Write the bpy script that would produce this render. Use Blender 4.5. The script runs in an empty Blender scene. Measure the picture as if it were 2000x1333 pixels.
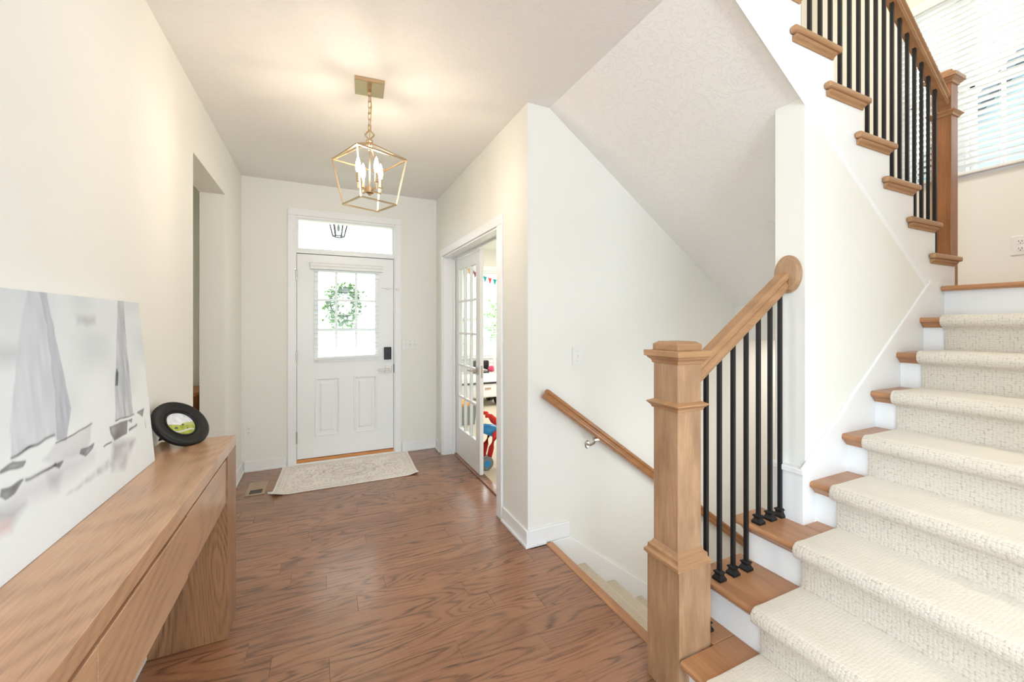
import bpy, bmesh, math, random
import numpy as np
from mathutils import Vector, Matrix
random.seed(7)
rng = np.random.default_rng(7)
PI = math.pi
SC = bpy.context.scene
COL = SC.collection

# ------------------------------------------------------------------ camera, world, lamps, exposure
EYE = 1.37
TH = 0.4369
cam = bpy.data.cameras.new('camera')
camo = bpy.data.objects.new('camera', cam)
COL.objects.link(camo)
camo.location = (0, 0, EYE)
camo.rotation_euler = (PI / 2, 0, -TH)
cam.sensor_width = 36.0
cam.lens = 36.0 * 794.27 / 2000.0
cam.shift_y = -(666.5 - 631.32) / 2000.0
cam.clip_start = 0.02
cam.clip_end = 300
SC.camera = camo

world = bpy.data.worlds.new('sky')
SC.world = world
world.use_nodes = True
bgn = world.node_tree.nodes['Background']
bgn.inputs['Color'].default_value = (0.93, 0.97, 1.0, 1)
bgn.inputs['Strength'].default_value = 7.0

def area(name, loc, rot, sx, sy, power, color=(1, 1, 1)):
    l = bpy.data.lights.new(name, 'AREA')
    l.shape = 'RECTANGLE'
    l.size, l.size_y = sx, sy
    l.energy = power
    l.color = color
    o = bpy.data.objects.new(name, l)
    COL.objects.link(o)
    o.location = loc
    o.rotation_euler = rot
    return o

# added fill behind the camera, standing in for unseen windows (rear and both sides)
FILL_COOL = (0.655, 0.85, 1.0)
for x, p in ((-1.2, 100), (1.0, 48), (3.6, 22)):
    area('rear_fill_light', (x, -4.9, 1.5), (PI / 2, 0, 0), 1.8, 2.0, p, FILL_COOL)
area('side_fill_light', (-4.5, -2.2, 1.5), (PI / 2, 0, -PI / 2), 3.2, 2.0, 165, FILL_COOL)
area('side_fill_light', (5.9, -3.7, 1.5), (PI / 2, 0, PI / 2), 2.4, 2.0, 150, FILL_COOL)
# added upward fill that brightens the ceiling near the camera
area('ceiling_fill_light', (0.3, -1.7, 1.95), (PI, 0, 0), 0.5, 0.5, 105, (0.80, 0.91, 1.0))
# added fill above the stairwell, its source unseen
area('upstairs_fill_light', (1.9, 1.4, 5.32), (0, 0, 0), 0.6, 0.6, 62, (1.0, 0.96, 0.86))
# added fills for the den and the cellar stair, no lamp seen
area('den_fill_light', (3.2, 4.9, 2.70), (0, 0, 0), 0.9, 0.9, 60, (0.95, 0.97, 1.0))
area('cellar_fill_light', (3.55, 1.7, 1.25), (0, 0, 0), 0.5, 0.5, 5, (1.0, 0.92, 0.84))
# added fill hidden behind the middle wall to brighten the stair wall
area('cellar_stair_fill_light', (2.25, 1.185, 0.35), (PI / 2, 0, 0), 0.5, 0.4, 4.2, (0.92, 0.96, 1.0))

SC.view_settings.view_transform = 'Standard'
SC.view_settings.look = 'None'
SC.view_settings.exposure = 0.13
SC.view_settings.gamma = 1.0
SC.view_settings.use_curve_mapping = False
SC.cycles.max_bounces = 9
SC.cycles.diffuse_bounces = 6
SC.cycles.transparent_max_bounces = 24

# ------------------------------------------------------------------ materials
def S(r, g, b):
    f = lambda c: (c / 255 / 12.92) if c / 255 <= 0.04045 else ((c / 255 + 0.055) / 1.055) ** 2.4
    return (f(r), f(g), f(b), 1)

class NT:
    def __init__(s, name):
        s.m = bpy.data.materials.new(name)
        s.m.use_nodes = True
        s.t = s.m.node_tree
        s.b = s.t.nodes['Principled BSDF']
    def n(s, typ, **kw):
        nd = s.t.nodes.new(typ)
        for k, v in kw.items():
            if k.startswith('i_'):
                nd.inputs[k[2:].replace('_', ' ')].default_value = v
            else:
                setattr(nd, k, v)
        return nd
    def l(s, a, b):
        s.t.links.new(a, b)
    def math(s, op, a, b=None):
        nd = s.n('ShaderNodeMath', operation=op)
        for i, v in enumerate((a, b)):
            if v is None:
                continue
            if isinstance(v, (int, float)):
                nd.inputs[i].default_value = v
            else:
                s.l(v, nd.inputs[i])
        return nd.outputs[0]
    def mix(s, fac, a, b, blend='MIX'):
        nd = s.n('ShaderNodeMix', data_type='RGBA', blend_type=blend)
        for i, v in ((0, fac), (6, a), (7, b)):
            if isinstance(v, (int, float, tuple)):
                nd.inputs[i].default_value = v
            else:
                s.l(v, nd.inputs[i])
        return nd.outputs[2]
    def bump(s, h, strength, dist):
        nd = s.n('ShaderNodeBump')
        nd.inputs['Strength'].default_value = strength
        nd.inputs['Distance'].default_value = dist
        s.l(h, nd.inputs['Height'])
        s.l(nd.outputs[0], s.b.inputs['Normal'])

def plain(name, col, rough=0.5, metal=0.0, spec=0.5, emit=None, es=0, bump=0, bscale=200, coat=0):
    k = NT(name)
    k.b.inputs['Base Color'].default_value = col
    k.b.inputs['Roughness'].default_value = rough
    k.b.inputs['Metallic'].default_value = metal
    k.b.inputs['Specular IOR Level'].default_value = spec
    k.b.inputs['Coat Weight'].default_value = coat
    if emit:
        k.b.inputs['Emission Color'].default_value = emit
        k.b.inputs['Emission Strength'].default_value = es
    if bump:
        tc = k.n('ShaderNodeTexCoord')
        nz = k.n('ShaderNodeTexNoise', i_Scale=bscale, i_Detail=2.0)
        k.l(tc.outputs['Object'], nz.inputs['Vector'])
        k.bump(nz.outputs['Fac'], bump, 0.001)
    return k.m

def wood(name, light, dark, axis='X', freq=26, stretch=9.0, base=1.0, rough=0.38, amount=0.75, fibre=0.25, mottle=0.0, coat=0.0, tint=0.18, bump=0.08, jag=3.2, thin=2.2):
    """flat-sawn grain: contour lines of a noise field drawn out along the grain, plus fine fibres"""
    k = NT(name)
    tc = k.n('ShaderNodeTexCoord')
    oi = k.n('ShaderNodeObjectInfo')
    mp = k.n('ShaderNodeMapping')
    sc = [stretch] * 3
    sc['XYZ'.index(axis)] = 1.0
    mp.inputs['Scale'].default_value = sc
    k.l(tc.outputs['Object'], mp.inputs['Vector'])
    w = k.math('MULTIPLY', oi.outputs['Random'], 61.0)
    n1 = k.n('ShaderNodeTexNoise', noise_dimensions='4D', i_Scale=base, i_Detail=1.2, i_Roughness=0.45, i_Distortion=0.15)
    k.l(mp.outputs[0], n1.inputs['Vector'])
    k.l(w, n1.inputs['W'])
    n3 = k.n('ShaderNodeTexNoise', noise_dimensions='4D', i_Scale=base * 14, i_Detail=3.0, i_Roughness=0.6)
    k.l(mp.outputs[0], n3.inputs['Vector'])
    k.l(w, n3.inputs['W'])
    a = k.math('ADD', k.math('MULTIPLY', n1.outputs['Fac'], freq * 6.2832), k.math('MULTIPLY', n3.outputs['Fac'], jag))
    rings = k.math('ADD', k.math('MULTIPLY', k.math('SINE', a), 0.5), 0.5)
    rings = k.math('POWER', rings, thin)
    nm = k.n('ShaderNodeTexNoise', noise_dimensions='4D', i_Scale=base * 2.1, i_Detail=2.0)
    k.l(mp.outputs[0], nm.inputs['Vector'])
    k.l(k.math('ADD', w, 17.0), nm.inputs['W'])
    mrm = k.n('ShaderNodeMapRange')
    mrm.inputs[1].default_value, mrm.inputs[2].default_value = 0.36, 0.62
    mrm.inputs[3].default_value = 0.42
    k.l(nm.outputs['Fac'], mrm.inputs[0])
    rings = k.math('MULTIPLY', rings, mrm.outputs[0])
    mp2 = k.n('ShaderNodeMapping')
    sc2 = [60.0] * 3
    sc2['XYZ'.index(axis)] = 2.2
    mp2.inputs['Scale'].default_value = sc2
    k.l(tc.outputs['Object'], mp2.inputs['Vector'])
    n2 = k.n('ShaderNodeTexNoise', noise_dimensions='4D', i_Scale=4.0, i_Detail=3.0, i_Roughness=0.7)
    k.l(mp2.outputs[0], n2.inputs['Vector'])
    k.l(w, n2.inputs['W'])
    mr = k.n('ShaderNodeMapRange')
    mr.inputs[1].default_value, mr.inputs[2].default_value = 0.35, 0.68
    k.l(n2.outputs['Fac'], mr.inputs[0])
    fac = k.math('MULTIPLY', rings, k.math('ADD', k.math('MULTIPLY', mr.outputs[0], 0.6), 0.4))
    fac = k.math('MULTIPLY', fac, amount)
    fac = k.math('ADD', fac, k.math('MULTIPLY', mr.outputs[0], fibre))
    col = k.mix(fac, light, dark)
    if mottle:
        n4 = k.n('ShaderNodeTexNoise', noise_dimensions='4D', i_Scale=base * 3.0, i_Detail=2.5)
        k.l(mp.outputs[0], n4.inputs['Vector'])
        k.l(w, n4.inputs['W'])
        mr4 = k.n('ShaderNodeMapRange')
        mr4.inputs[1].default_value, mr4.inputs[2].default_value = 0.35, 0.7
        k.l(n4.outputs['Fac'], mr4.inputs[0])
        col = k.mix(k.math('MULTIPLY', mr4.outputs[0], mottle), col, dark)
    hs = k.n('ShaderNodeHueSaturation')
    k.l(k.math('ADD', k.math('MULTIPLY', oi.outputs['Random'], tint * 2), 1.0 - tint), hs.inputs['Value'])
    k.l(col, hs.inputs['Color'])
    k.l(hs.outputs[0], k.b.inputs['Base Color'])
    k.b.inputs['Roughness'].default_value = rough
    k.b.inputs['Coat Weight'].default_value = coat
    k.b.inputs['Coat Roughness'].default_value = 0.2
    if bump:
        k.bump(k.math('ADD', fac, n2.outputs['Fac']), bump, 0.001)
    return k.m

def glass_mat():
    k = NT('window_glass')
    t = k.t
    t.nodes.remove(k.b)
    out = t.nodes['Material Output']
    tr = k.n('ShaderNodeBsdfTransparent')
    tr.inputs[0].default_value = (0.96, 0.98, 0.97, 1)
    gl = k.n('ShaderNodeBsdfGlossy')
    gl.inputs['Roughness'].default_value = 0.02
    mx = k.n('ShaderNodeMixShader')
    lw = k.n('ShaderNodeLayerWeight')
    fac = k.math('ADD', k.math('MULTIPLY', k.math('POWER', lw.outputs['Facing'], 5.0), 0.7), 0.03)
    k.l(fac, mx.inputs[0])
    k.l(tr.outputs[0], mx.inputs[1])
    k.l(gl.outputs[0], mx.inputs[2])
    k.l(mx.outputs[0], out.inputs[0])
    return k.m

def painted(name, rough=0.6, bump=0.15, bscale=900):
    k = NT(name)
    at = k.n('ShaderNodeAttribute', attribute_name='Col')
    k.l(at.outputs['Color'], k.b.inputs['Base Color'])
    k.b.inputs['Roughness'].default_value = rough
    tc = k.n('ShaderNodeTexCoord')
    nz = k.n('ShaderNodeTexNoise', i_Scale=bscale, i_Detail=2.0)
    k.l(tc.outputs['Object'], nz.inputs['Vector'])
    k.bump(nz.outputs['Fac'], bump, 0.001)
    return k.m

def ceiling_mat():
    k = NT('textured_ceiling')
    k.b.inputs['Base Color'].default_value = (0.84, 0.825, 0.80, 1)
    k.b.inputs['Roughness'].default_value = 0.85
    k.b.inputs['Specular IOR Level'].default_value = 0.15
    tc = k.n('ShaderNodeTexCoord')
    nz = k.n('ShaderNodeTexNoise', i_Scale=15.0, i_Detail=4.0, i_Roughness=0.62, i_Distortion=0.9)
    k.l(tc.outputs['Object'], nz.inputs['Vector'])
    r = k.math('ABSOLUTE', k.math('SUBTRACT', nz.outputs['Fac'], 0.5))
    r = k.math('SUBTRACT', 1.0, k.math('MINIMUM', k.math('MULTIPLY', r, 34.0), 1.0))
    n2 = k.n('ShaderNodeTexNoise', i_Scale=42.0, i_Detail=3.0)
    k.l(tc.outputs['Object'], n2.inputs['Vector'])
    h = k.math('ADD', k.math('MULTIPLY', r, 0.7), k.math('MULTIPLY', n2.outputs['Fac'], 0.5))
    k.bump(h, 0.34, 0.004)
    return k.m

def carpet_mat(name, col, dark, cell=80.0, strength=0.8, g0=0.40, g1=0.72):
    k = NT(name)
    uv = k.n('ShaderNodeUVMap', uv_map='UVMap')
    mp = k.n('ShaderNodeMapping')
    mp.inputs['Scale'].default_value = (cell, cell * 1.1, 1)
    k.l(uv.outputs[0], mp.inputs['Vector'])
    vo = k.n('ShaderNodeTexVoronoi', voronoi_dimensions='2D', i_Scale=1.0, i_Randomness=0.42)
    k.l(mp.outputs[0], vo.inputs['Vector'])
    nz = k.n('ShaderNodeTexNoise', noise_dimensions='2D', i_Scale=cell * 4.5, i_Detail=3.0)
    k.l(uv.outputs[0], nz.inputs['Vector'])
    nb = k.n('ShaderNodeTexNoise', noise_dimensions='2D', i_Scale=26.0, i_Detail=2.0)
    k.l(uv.outputs[0], nb.inputs['Vector'])
    mr = k.n('ShaderNodeMapRange')
    mr.inputs[1].default_value, mr.inputs[2].default_value = g0, g1
    k.l(vo.outputs['Distance'], mr.inputs[0])
    gap = k.math('MULTIPLY', mr.outputs[0], k.math('MULTIPLY', k.math('ADD', nb.outputs['Fac'], nz.outputs['Fac']), 0.62))
    c = k.mix(gap, col, dark)
    c = k.mix(k.math('MULTIPLY', nz.outputs['Fac'], 0.35), c, dark)
    k.l(c, k.b.inputs['Base Color'])
    k.b.inputs['Roughness'].default_value = 0.95
    k.b.inputs['Specular IOR Level'].default_value = 0.05
    k.b.inputs['Sheen Weight'].default_value = 0.25
    h = k.math('ADD', k.math('MULTIPLY', k.math('SUBTRACT', 1.0, vo.outputs['Distance']), 0.9), k.math('MULTIPLY', nz.outputs['Fac'], 0.6))
    k.bump(h, strength, 0.006)
    return k.m

M = {}
M['wall'] = plain('wall_paint', (0.835, 0.822, 0.772, 1), 0.75, spec=0.2, bump=0.05, bscale=350)
M['ceil'] = ceiling_mat()
M['trim'] = plain('white_trim_paint', (0.87, 0.875, 0.88, 1), 0.35, spec=0.4)
M['plank'] = wood('hickory_plank', S(162, 114, 83), S(66, 42, 31), 'X', freq=18, stretch=7.5, base=1.0, rough=0.24, amount=0.78, fibre=0.26, coat=0.3, tint=0.09, bump=0.10, jag=3.6, thin=3.2)
M['stairX'] = wood('stained_maple_x', S(188, 144, 104), S(134, 96, 64), 'X', 5, 7, 1.0, 0.36, 0.35, 0.34, 0.5, tint=0.05)
M['stairY'] = wood('stained_maple_y', S(192, 140, 98), S(138, 92, 60), 'Y', 5, 7, 1.0, 0.30, 0.35, 0.34, 0.5, tint=0.05)
M['stairZ'] = wood('stained_maple_z', S(190, 152, 116), S(124, 92, 66), 'Z', 4, 3.5, 2.2, 0.38, 0.22, 0.36, 0.62, tint=0.03)
M['stairShade'] = wood('stained_maple_shaded', S(168, 112, 70), S(116, 72, 40), 'Z', 4, 5, 1.6, 0.36, 0.25, 0.36, 0.6, tint=0.02)  # same stain as the lower newel, with backlit shade put into the colour
M['stairR'] = wood('stained_maple_rail', S(180, 124, 76), S(122, 78, 44), 'X', 5, 7, 1.0, 0.34, 0.35, 0.34, 0.5, tint=0.03)
M['oakY'] = wood('console_oak_y', S(206, 162, 124), S(122, 86, 60), 'Y', 32, 2.8, 0.8, 0.28, 0.42, 0.30, 0.28, coat=0.4, tint=0.04, jag=1.6, thin=1.5)
M['oakZ'] = wood('console_oak_z', S(172, 128, 92), S(96, 66, 44), 'Z', 34, 5.0, 0.8, 0.36, 0.62, 0.36, 0.30, tint=0.04, jag=1.2, thin=1.4)
M['sill'] = wood('oak_sill', S(206, 140, 78), S(150, 88, 40), 'X', 6, 8, 1.0, 0.4, 0.4, 0.3)
M['black'] = plain('black_iron', (0.012, 0.012, 0.013, 1), 0.42, metal=0.3, bump=0.15, bscale=300)
M['brass'] = plain('champagne_brass', (0.56, 0.42, 0.27, 1), 0.30, metal=1.0)
M['nickel'] = plain('satin_nickel', (0.50, 0.46, 0.41, 1), 0.32, metal=1.0)
M['darkmetal'] = plain('oil_rubbed_lock', (0.03, 0.03, 0.032, 1), 0.35, metal=0.6)
M['plate'] = plain('white_plastic_plate', (0.82, 0.82, 0.80, 1), 0.35)
M['slot'] = plain('dark_slot', (0.06, 0.06, 0.06, 1), 0.6)
M['blind'] = plain('white_blind', (0.84, 0.85, 0.85, 1), 0.45)
M['glass'] = glass_mat()
M['bulb'] = plain('lit_candle_bulb', (1, 1, 1, 1), 0.3, emit=(1.0, 0.82, 0.64, 1), es=190)
M['carpet'] = carpet_mat('loop_runner', S(235, 226, 212), S(168, 155, 138), 92, 0.6, 0.46, 0.74)
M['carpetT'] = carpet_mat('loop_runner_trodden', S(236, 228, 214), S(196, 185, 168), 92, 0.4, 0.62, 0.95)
M['carpet2'] = carpet_mat('cellar_stair_carpet', S(226, 212, 188), S(160, 142, 118), 130, 0.6)
M['dencarpet'] = carpet_mat('den_carpet', S(226, 212, 188), S(176, 158, 132), 90, 0.5)
M['paint'] = painted('printed_canvas', 0.7, 0.2, 1200)
M['rug'] = painted('flat_woven_rug', 0.95, 0.5, 500)
M['canvas'] = plain('raw_canvas', (0.85, 0.85, 0.84, 1), 0.8)
M['frame'] = plain('black_lacquer', (0.006, 0.0055, 0.0055, 1), 0.42, spec=0.35)
M['vent'] = plain('tan_vent_metal', S(178, 154, 128), 0.45, metal=0.2)
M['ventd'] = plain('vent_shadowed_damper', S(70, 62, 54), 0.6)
M['rubber'] = plain('grey_rubber', S(120, 128, 132), 0.5)
M['red'] = plain('red_plastic', S(222, 38, 26), 0.3)
M['blue'] = plain('blue_plastic', S(40, 140, 205), 0.35)
M['dblue'] = plain('dark_blue_plastic', S(30, 60, 160), 0.35)
M['whitepl'] = plain('white_plastic', (0.80, 0.80, 0.80, 1), 0.3)
M['blackpl'] = plain('black_plastic', (0.02, 0.02, 0.02, 1), 0.4)
M['pink'] = plain('pink_fabric', S(240, 90, 130), 0.7)
M['orange'] = plain('orange_fabric', S(240, 160, 40), 0.7)
M['teal'] = plain('teal_fabric', S(30, 170, 160), 0.7)
M['maroon'] = plain('maroon_fabric', S(150, 50, 60), 0.7)
M['cord'] = plain('thin_cord', (0.6, 0.58, 0.5, 1), 0.8)
M['goldcord'] = plain('gold_lamp_cord', S(196, 168, 70), 0.5)
M['leaf'] = plain('green_leaf', (0.22, 0.40, 0.10, 1), 0.6, bump=0.1, bscale=30)
M['leaf2'] = plain('tree_leaf', (0.24, 0.40, 0.16, 1), 0.6, bump=0.1, bscale=30)
M['bark'] = plain('bark', (0.14, 0.10, 0.07, 1), 0.9, bump=0.4, bscale=40)
M['grass'] = plain('lawn_grass', (0.20, 0.30, 0.12, 1), 0.9, bump=0.5, bscale=25)
M['concrete'] = plain('porch_concrete', (0.5, 0.49, 0.47, 1), 0.9, bump=0.2, bscale=60)
M['siding'] = plain('pale_blue_siding', (0.16, 0.22, 0.26, 1), 0.7)
M['rake'] = plain('grey_roof_trim', (0.045, 0.065, 0.085, 1), 0.7)
M['extwall'] = plain('exterior_white', (0.8, 0.8, 0.8, 1), 0.7)
M['cabinet'] = wood('honey_cabinet_wood', S(206, 132, 60), S(140, 78, 28), 'Z', 8, 6, 1.0, 0.4, 0.5, 0.3)
M['ink'] = plain('grey_ink', (0.3, 0.3, 0.3, 1), 0.5)

# ------------------------------------------------------------------ mesh helpers
def bx(bm, x0, x1, y0, y1, z0, z1):
    vs = [bm.verts.new((x, y, z)) for x in (x0, x1) for y in (y0, y1) for z in (z0, z1)]
    for f in ((0, 1, 3, 2), (4, 6, 7, 5), (0, 4, 5, 1), (2, 3, 7, 6), (0, 2, 6, 4), (1, 5, 7, 3)):
        bm.faces.new([vs[i] for i in f])
    return vs

def prism(bm, pts, axis, a, b):
    """polygon given in the two other axes (in x,y,z order), extruded along axis from a to b"""
    def mk(p, t):
        p = list(p)
        p.insert('XYZ'.index(axis), t)
        return p
    A = [bm.verts.new(mk(p, a)) for p in pts]
    B = [bm.verts.new(mk(p, b)) for p in pts]
    n = len(pts)
    fs = [bm.faces.new(A), bm.faces.new(list(reversed(B)))]
    for i in range(n):
        fs.append(bm.faces.new((A[(i + 1) % n], A[i], B[i], B[(i + 1) % n])))
    bmesh.ops.recalc_face_normals(bm, faces=fs)

def rings(bm, secs, cap=True):
    """skin a list of rings (each a list of points)"""
    R = [[bm.verts.new(p) for p in s] for s in secs]
    n = len(R[0])
    fs = []
    for a, b in zip(R, R[1:]):
        for i in range(n):
            fs.append(bm.faces.new((a[i], a[(i + 1) % n], b[(i + 1) % n], b[i])))
    if cap:
        fs.append(bm.faces.new(list(reversed(R[0]))))
        fs.append(bm.faces.new(R[-1]))
    bmesh.ops.recalc_face_normals(bm, faces=fs)

def tube(bm, pts, r, seg=8, square=False, closed=False, up=(0, 0, 1)):
    P = [Vector(p) for p in pts]
    n = len(P)
    secs = []
    for i, p in enumerate(P):
        if closed:
            d = (P[(i + 1) % n] - P[i - 1]).normalized()
        else:
            d = (P[min(i + 1, n - 1)] - P[max(i - 1, 0)]).normalized()
        u = Vector(up)
        if abs(d.dot(u)) > 0.95:
            u = Vector((1, 0, 0))
        a = d.cross(u).normalized()
        b = a.cross(d).normalized()
        rr = r[i] if isinstance(r, (list, tuple)) else r
        k = 4 if square else seg
        o = PI / 4 if square else 0
        q = rr * (math.sqrt(2) if square else 1)
        secs.append([p + q * (math.cos(2 * PI * j / k + o) * a + math.sin(2 * PI * j / k + o) * b) for j in range(k)])
    if closed:
        secs.append(secs[0])
    rings(bm, secs, cap=not closed)
    if closed:
        bmesh.ops.remove_doubles(bm, verts=bm.verts, dist=1e-6)

def lathe(bm, prof, c=(0, 0, 0), seg=20, axis='Z', squash=(1, 1), rot=0.0):
    secs = []
    for r, h in prof:
        s = []
        for j in range(seg):
            a = 2 * PI * j / seg + rot
            u, v = r * math.cos(a) * squash[0], r * math.sin(a) * squash[1]
            p = (u, v, h) if axis == 'Z' else ((h, u, v) if axis == 'X' else (u, h, v))
            s.append((p[0] + c[0], p[1] + c[1], p[2] + c[2]))
        secs.append(s)
    rings(bm, secs)

def sqring(cx, cy, z, hx, hy):
    return [(cx - hx, cy - hy, z), (cx + hx, cy - hy, z), (cx + hx, cy + hy, z), (cx - hx, cy + hy, z)]

def wloc(o):
    v = Vector((0, 0, 0))
    while o is not None:
        v += o.location
        o = o.parent
    return v

def obj(name, bm, mat, parent=None, bevel=0, seg=2, smooth=False, loc=None):
    me = bpy.data.meshes.new(name)
    if smooth:
        for f in bm.faces:
            f.smooth = True
    bm.to_mesh(me)
    bm.free()
    o = bpy.data.objects.new(name, me)
    COL.objects.link(o)
    for m in (mat if isinstance(mat, (list, tuple)) else [mat]):
        me.materials.append(m)
    off = Vector((0, 0, 0))
    if parent is not None:
        o.parent = parent
        off = wloc(parent)
    if loc is not None:
        o.location = Vector(loc) - off
        off = Vector(loc)
    if off.length:
        me.transform(Matrix.Translation(-off))
    if bevel:
        b = o.modifiers.new('edge', 'BEVEL')
        b.width = bevel
        b.segments = seg
        b.limit_method = 'ANGLE'
        b.angle_limit = math.radians(40)
    return o

def boxo(name, mat, parent, *c, bevel=0, seg=2, loc=None):
    bm = bmesh.new()
    bx(bm, *c)
    return obj(name, bm, mat, parent, bevel, seg, loc=loc)

def tag(o, label, cat, group=None, kind=None):
    if label: o['label'] = label
    if cat: o['category'] = cat
    if group: o['group'] = group
    if kind: o['kind'] = kind
    return o

def struct(o, label=None, cat=None):
    o['kind'] = 'structure'
    if label: o['label'] = label
    if cat: o['category'] = cat
    return o

def thing(name, label, cat, loc=(0, 0, 0), group=None):
    o = bpy.data.objects.new(name, None)
    COL.objects.link(o)
    o.empty_display_size = 0.05
    o.location = loc
    return tag(o, label, cat, group)

def sub(o, dup_loc, parent):
    c = o.copy()
    COL.objects.link(c)
    c.parent = parent
    c.location = dup_loc
    return c

def colour_mesh(o, cols):
    at = o.data.color_attributes.new('Col', 'FLOAT_COLOR', 'POINT')
    a = np.ones((len(o.data.vertices), 4), dtype=np.float32)
    a[:, :3] = cols
    at.data.foreach_set('color', a.ravel())

# ------------------------------------------------------------------ key dimensions (metres)
XL, XR = -0.67, 1.1415          # foyer side walls
YD, YF = 4.418, 2.216           # front door wall, wall along the cellar stair
ZC = 2.722                      # ceiling
XC = 1.294                      # edge of the stairwell opening
R_, T_, X0 = 0.1748, 0.241, 1.1905   # lower flight: riser, run, first riser
YS = 1.026                      # skirt board beside the lower flight
XW = 1.85                       # free end of the middle wall
XB = 4.2                        # landing back wall
ZL = 9 * R_                     # landing
SOF = lambda x: ZC - 0.7057 * (x - XC)      # soffit under the upper flight
BEAD = lambda x: 2.335 - 0.682 * (x - 1.817)
LOWB = lambda x: 0.776 + 0.728 * (x - 1.85)

# ------------------------------------------------------------------ floor of planks
ROW = 0.12
bm = bmesh.new()
bx(bm, -4.6, 1.15, -5.1, 0.50, -0.20, 0.0)
bx(bm, 1.15, 6.0, -5.1, -0.12, -0.20, 0.0)
bx(bm, -4.6, -0.83, 0.5, YD, -0.20, 0.0)
bx(bm, XL, 1.25, 0.50, YF, -0.20, -0.012)
bx(bm, XL, XR, YF, YD, -0.20, -0.012)
bx(bm, -0.83, XL, 2.884, 3.741, -0.2, -0.012)
bx(bm, 1.15, 1.25, -0.12, 0.50, -0.2, -0.012)
bx(bm, 1.25, 1.9, -0.12, 0.50, -0.2, -0.012)
bx(bm, 1.25, 1.30, 0.5, YF, -0.2, -0.012)
bx(bm, XR, 1.30, 2.672, 4.128, -0.2, -0.0125)
floor = struct(obj('floor', bm, M['plank']), 'dark hickory plank floor of the foyer', 'floor')
known = {4: [0.157], 2: [0.763], 0: [0.523], 1: [0.027], 7: [0.80], 12: [-0.204], 8: [-0.21], 3: [-0.283], 9: [0.25], 5: [0.30], -3: [0.925], 15: [0.42]}
pl_cache = {}
for k in range(-9, 24):
    y0, y1 = 1.58 + ROW * k, 1.58 + ROW * (k + 1)
    y1 = min(y1, YD)
    if y0 > YD - 0.02:
        break
    xa = XL
    xb = XR if y0 >= YF - 0.02 else 1.262
    if y0 < YF < y1 - 0.02:
        xb = XR
    if y0 > 2.65 and y1 < 4.25:
        xb = 1.247
    j = known.get(k)
    if j is None:
        j = [random.uniform(-0.5, 0.9)]
    js = sorted(set(j))
    ed = [xa]
    x = js[0]
    while x - 0.95 > xa:
        x -= 0.95
        ed.append(x)
    ed.append(js[0])
    x = js[0]
    while x + random.uniform(0.8, 1.2) < xb - 0.1:
        x += 0.95
        if x < xb - 0.08:
            ed.append(x)
    ed.append(xb)
    ed = sorted(set(round(e, 4) for e in ed))
    for a, b in zip(ed, ed[1:]):
        if b - a < 0.03:
            continue
        g = 0.0003
        bm = bmesh.new()
        c = 0.0008
        rings(bm, [[(a + g, y0 + g, -0.012), (b - g, y0 + g, -0.012), (b - g, y1 - g, -0.012), (a + g, y1 - g, -0.012)],
                   [(a + g, y0 + g, -c), (b - g, y0 + g, -c), (b - g, y1 - g, -c), (a + g, y1 - g, -c)],
                   [(a + g + c, y0 + g + c, 0), (b - g - c, y0 + g + c, 0), (b - g - c, y1 - g - c, 0), (a + g + c, y1 - g - c, 0)]])
        obj('plank', bm, M['plank'], floor, loc=((a + b) / 2, (y0 + y1) / 2, 0))
# step edge of the floor over the cellar stair
boxo('stair_nosing', M['stairY'], floor, 1.255, 1.304, 1.19, 2.192, -0.03, 0.007, bevel=0.006, seg=3)
# carpet floor of the den
def uvplane(name, mat, x0, x1, y0, y1, z, th=0.02):
    bm = bmesh.new()
    uvl = bm.loops.layers.uv.new('UVMap')
    bx(bm, x0, x1, y0, y1, z - th, z)
    for f in bm.faces:
        for l in f.loops:
            l[uvl].uv = (l.vert.co.x, l.vert.co.y)
    return obj(name, bm, mat)
struct(uvplane('floor_den', M['dencarpet'], 1.30, 6.1, 2.336, 7.0, 0.004, 0.2), 'beige carpet floor of the den', 'floor')
boxo('threshold', M['plank'], floor, 1.247, 1.322, 2.687, 4.113, -0.012, 0.012, bevel=0.004)

# ------------------------------------------------------------------ walls
def wall_y(name, y0, y1, x0, x1, z0, z1, holes=(), mat=None):
    """wall with its faces on y0 and y1; holes are (x0,x1,z0,z1), not overlapping in x"""
    bm = bmesh.new()
    x = x0
    for h in sorted(holes):
        if h[0] > x: bx(bm, x, h[0], y0, y1, z0, z1)
        if h[2] > z0: bx(bm, h[0], h[1], y0, y1, z0, h[2])
        if h[3] < z1: bx(bm, h[0], h[1], y0, y1, h[3], z1)
        x = h[1]
    if x < x1: bx(bm, x, x1, y0, y1, z0, z1)
    return obj(name, bm, mat or M['wall'])

def wall_x(name, x0, x1, y0, y1, z0, z1, holes=(), mat=None):
    bm = bmesh.new()
    y = y0
    for h in sorted(holes):
        if h[0] > y: bx(bm, x0, x1, y, h[0], z0, z1)
        if h[2] > z0: bx(bm, x0, x1, h[0], h[1], z0, h[2])
        if h[3] < z1: bx(bm, x0, x1, h[0], h[1], h[3], z1)
        y = h[1]
    if y < y1: bx(bm, x0, x1, y, y1, z0, z1)
    return obj(name, bm, mat or M['wall'])

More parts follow.
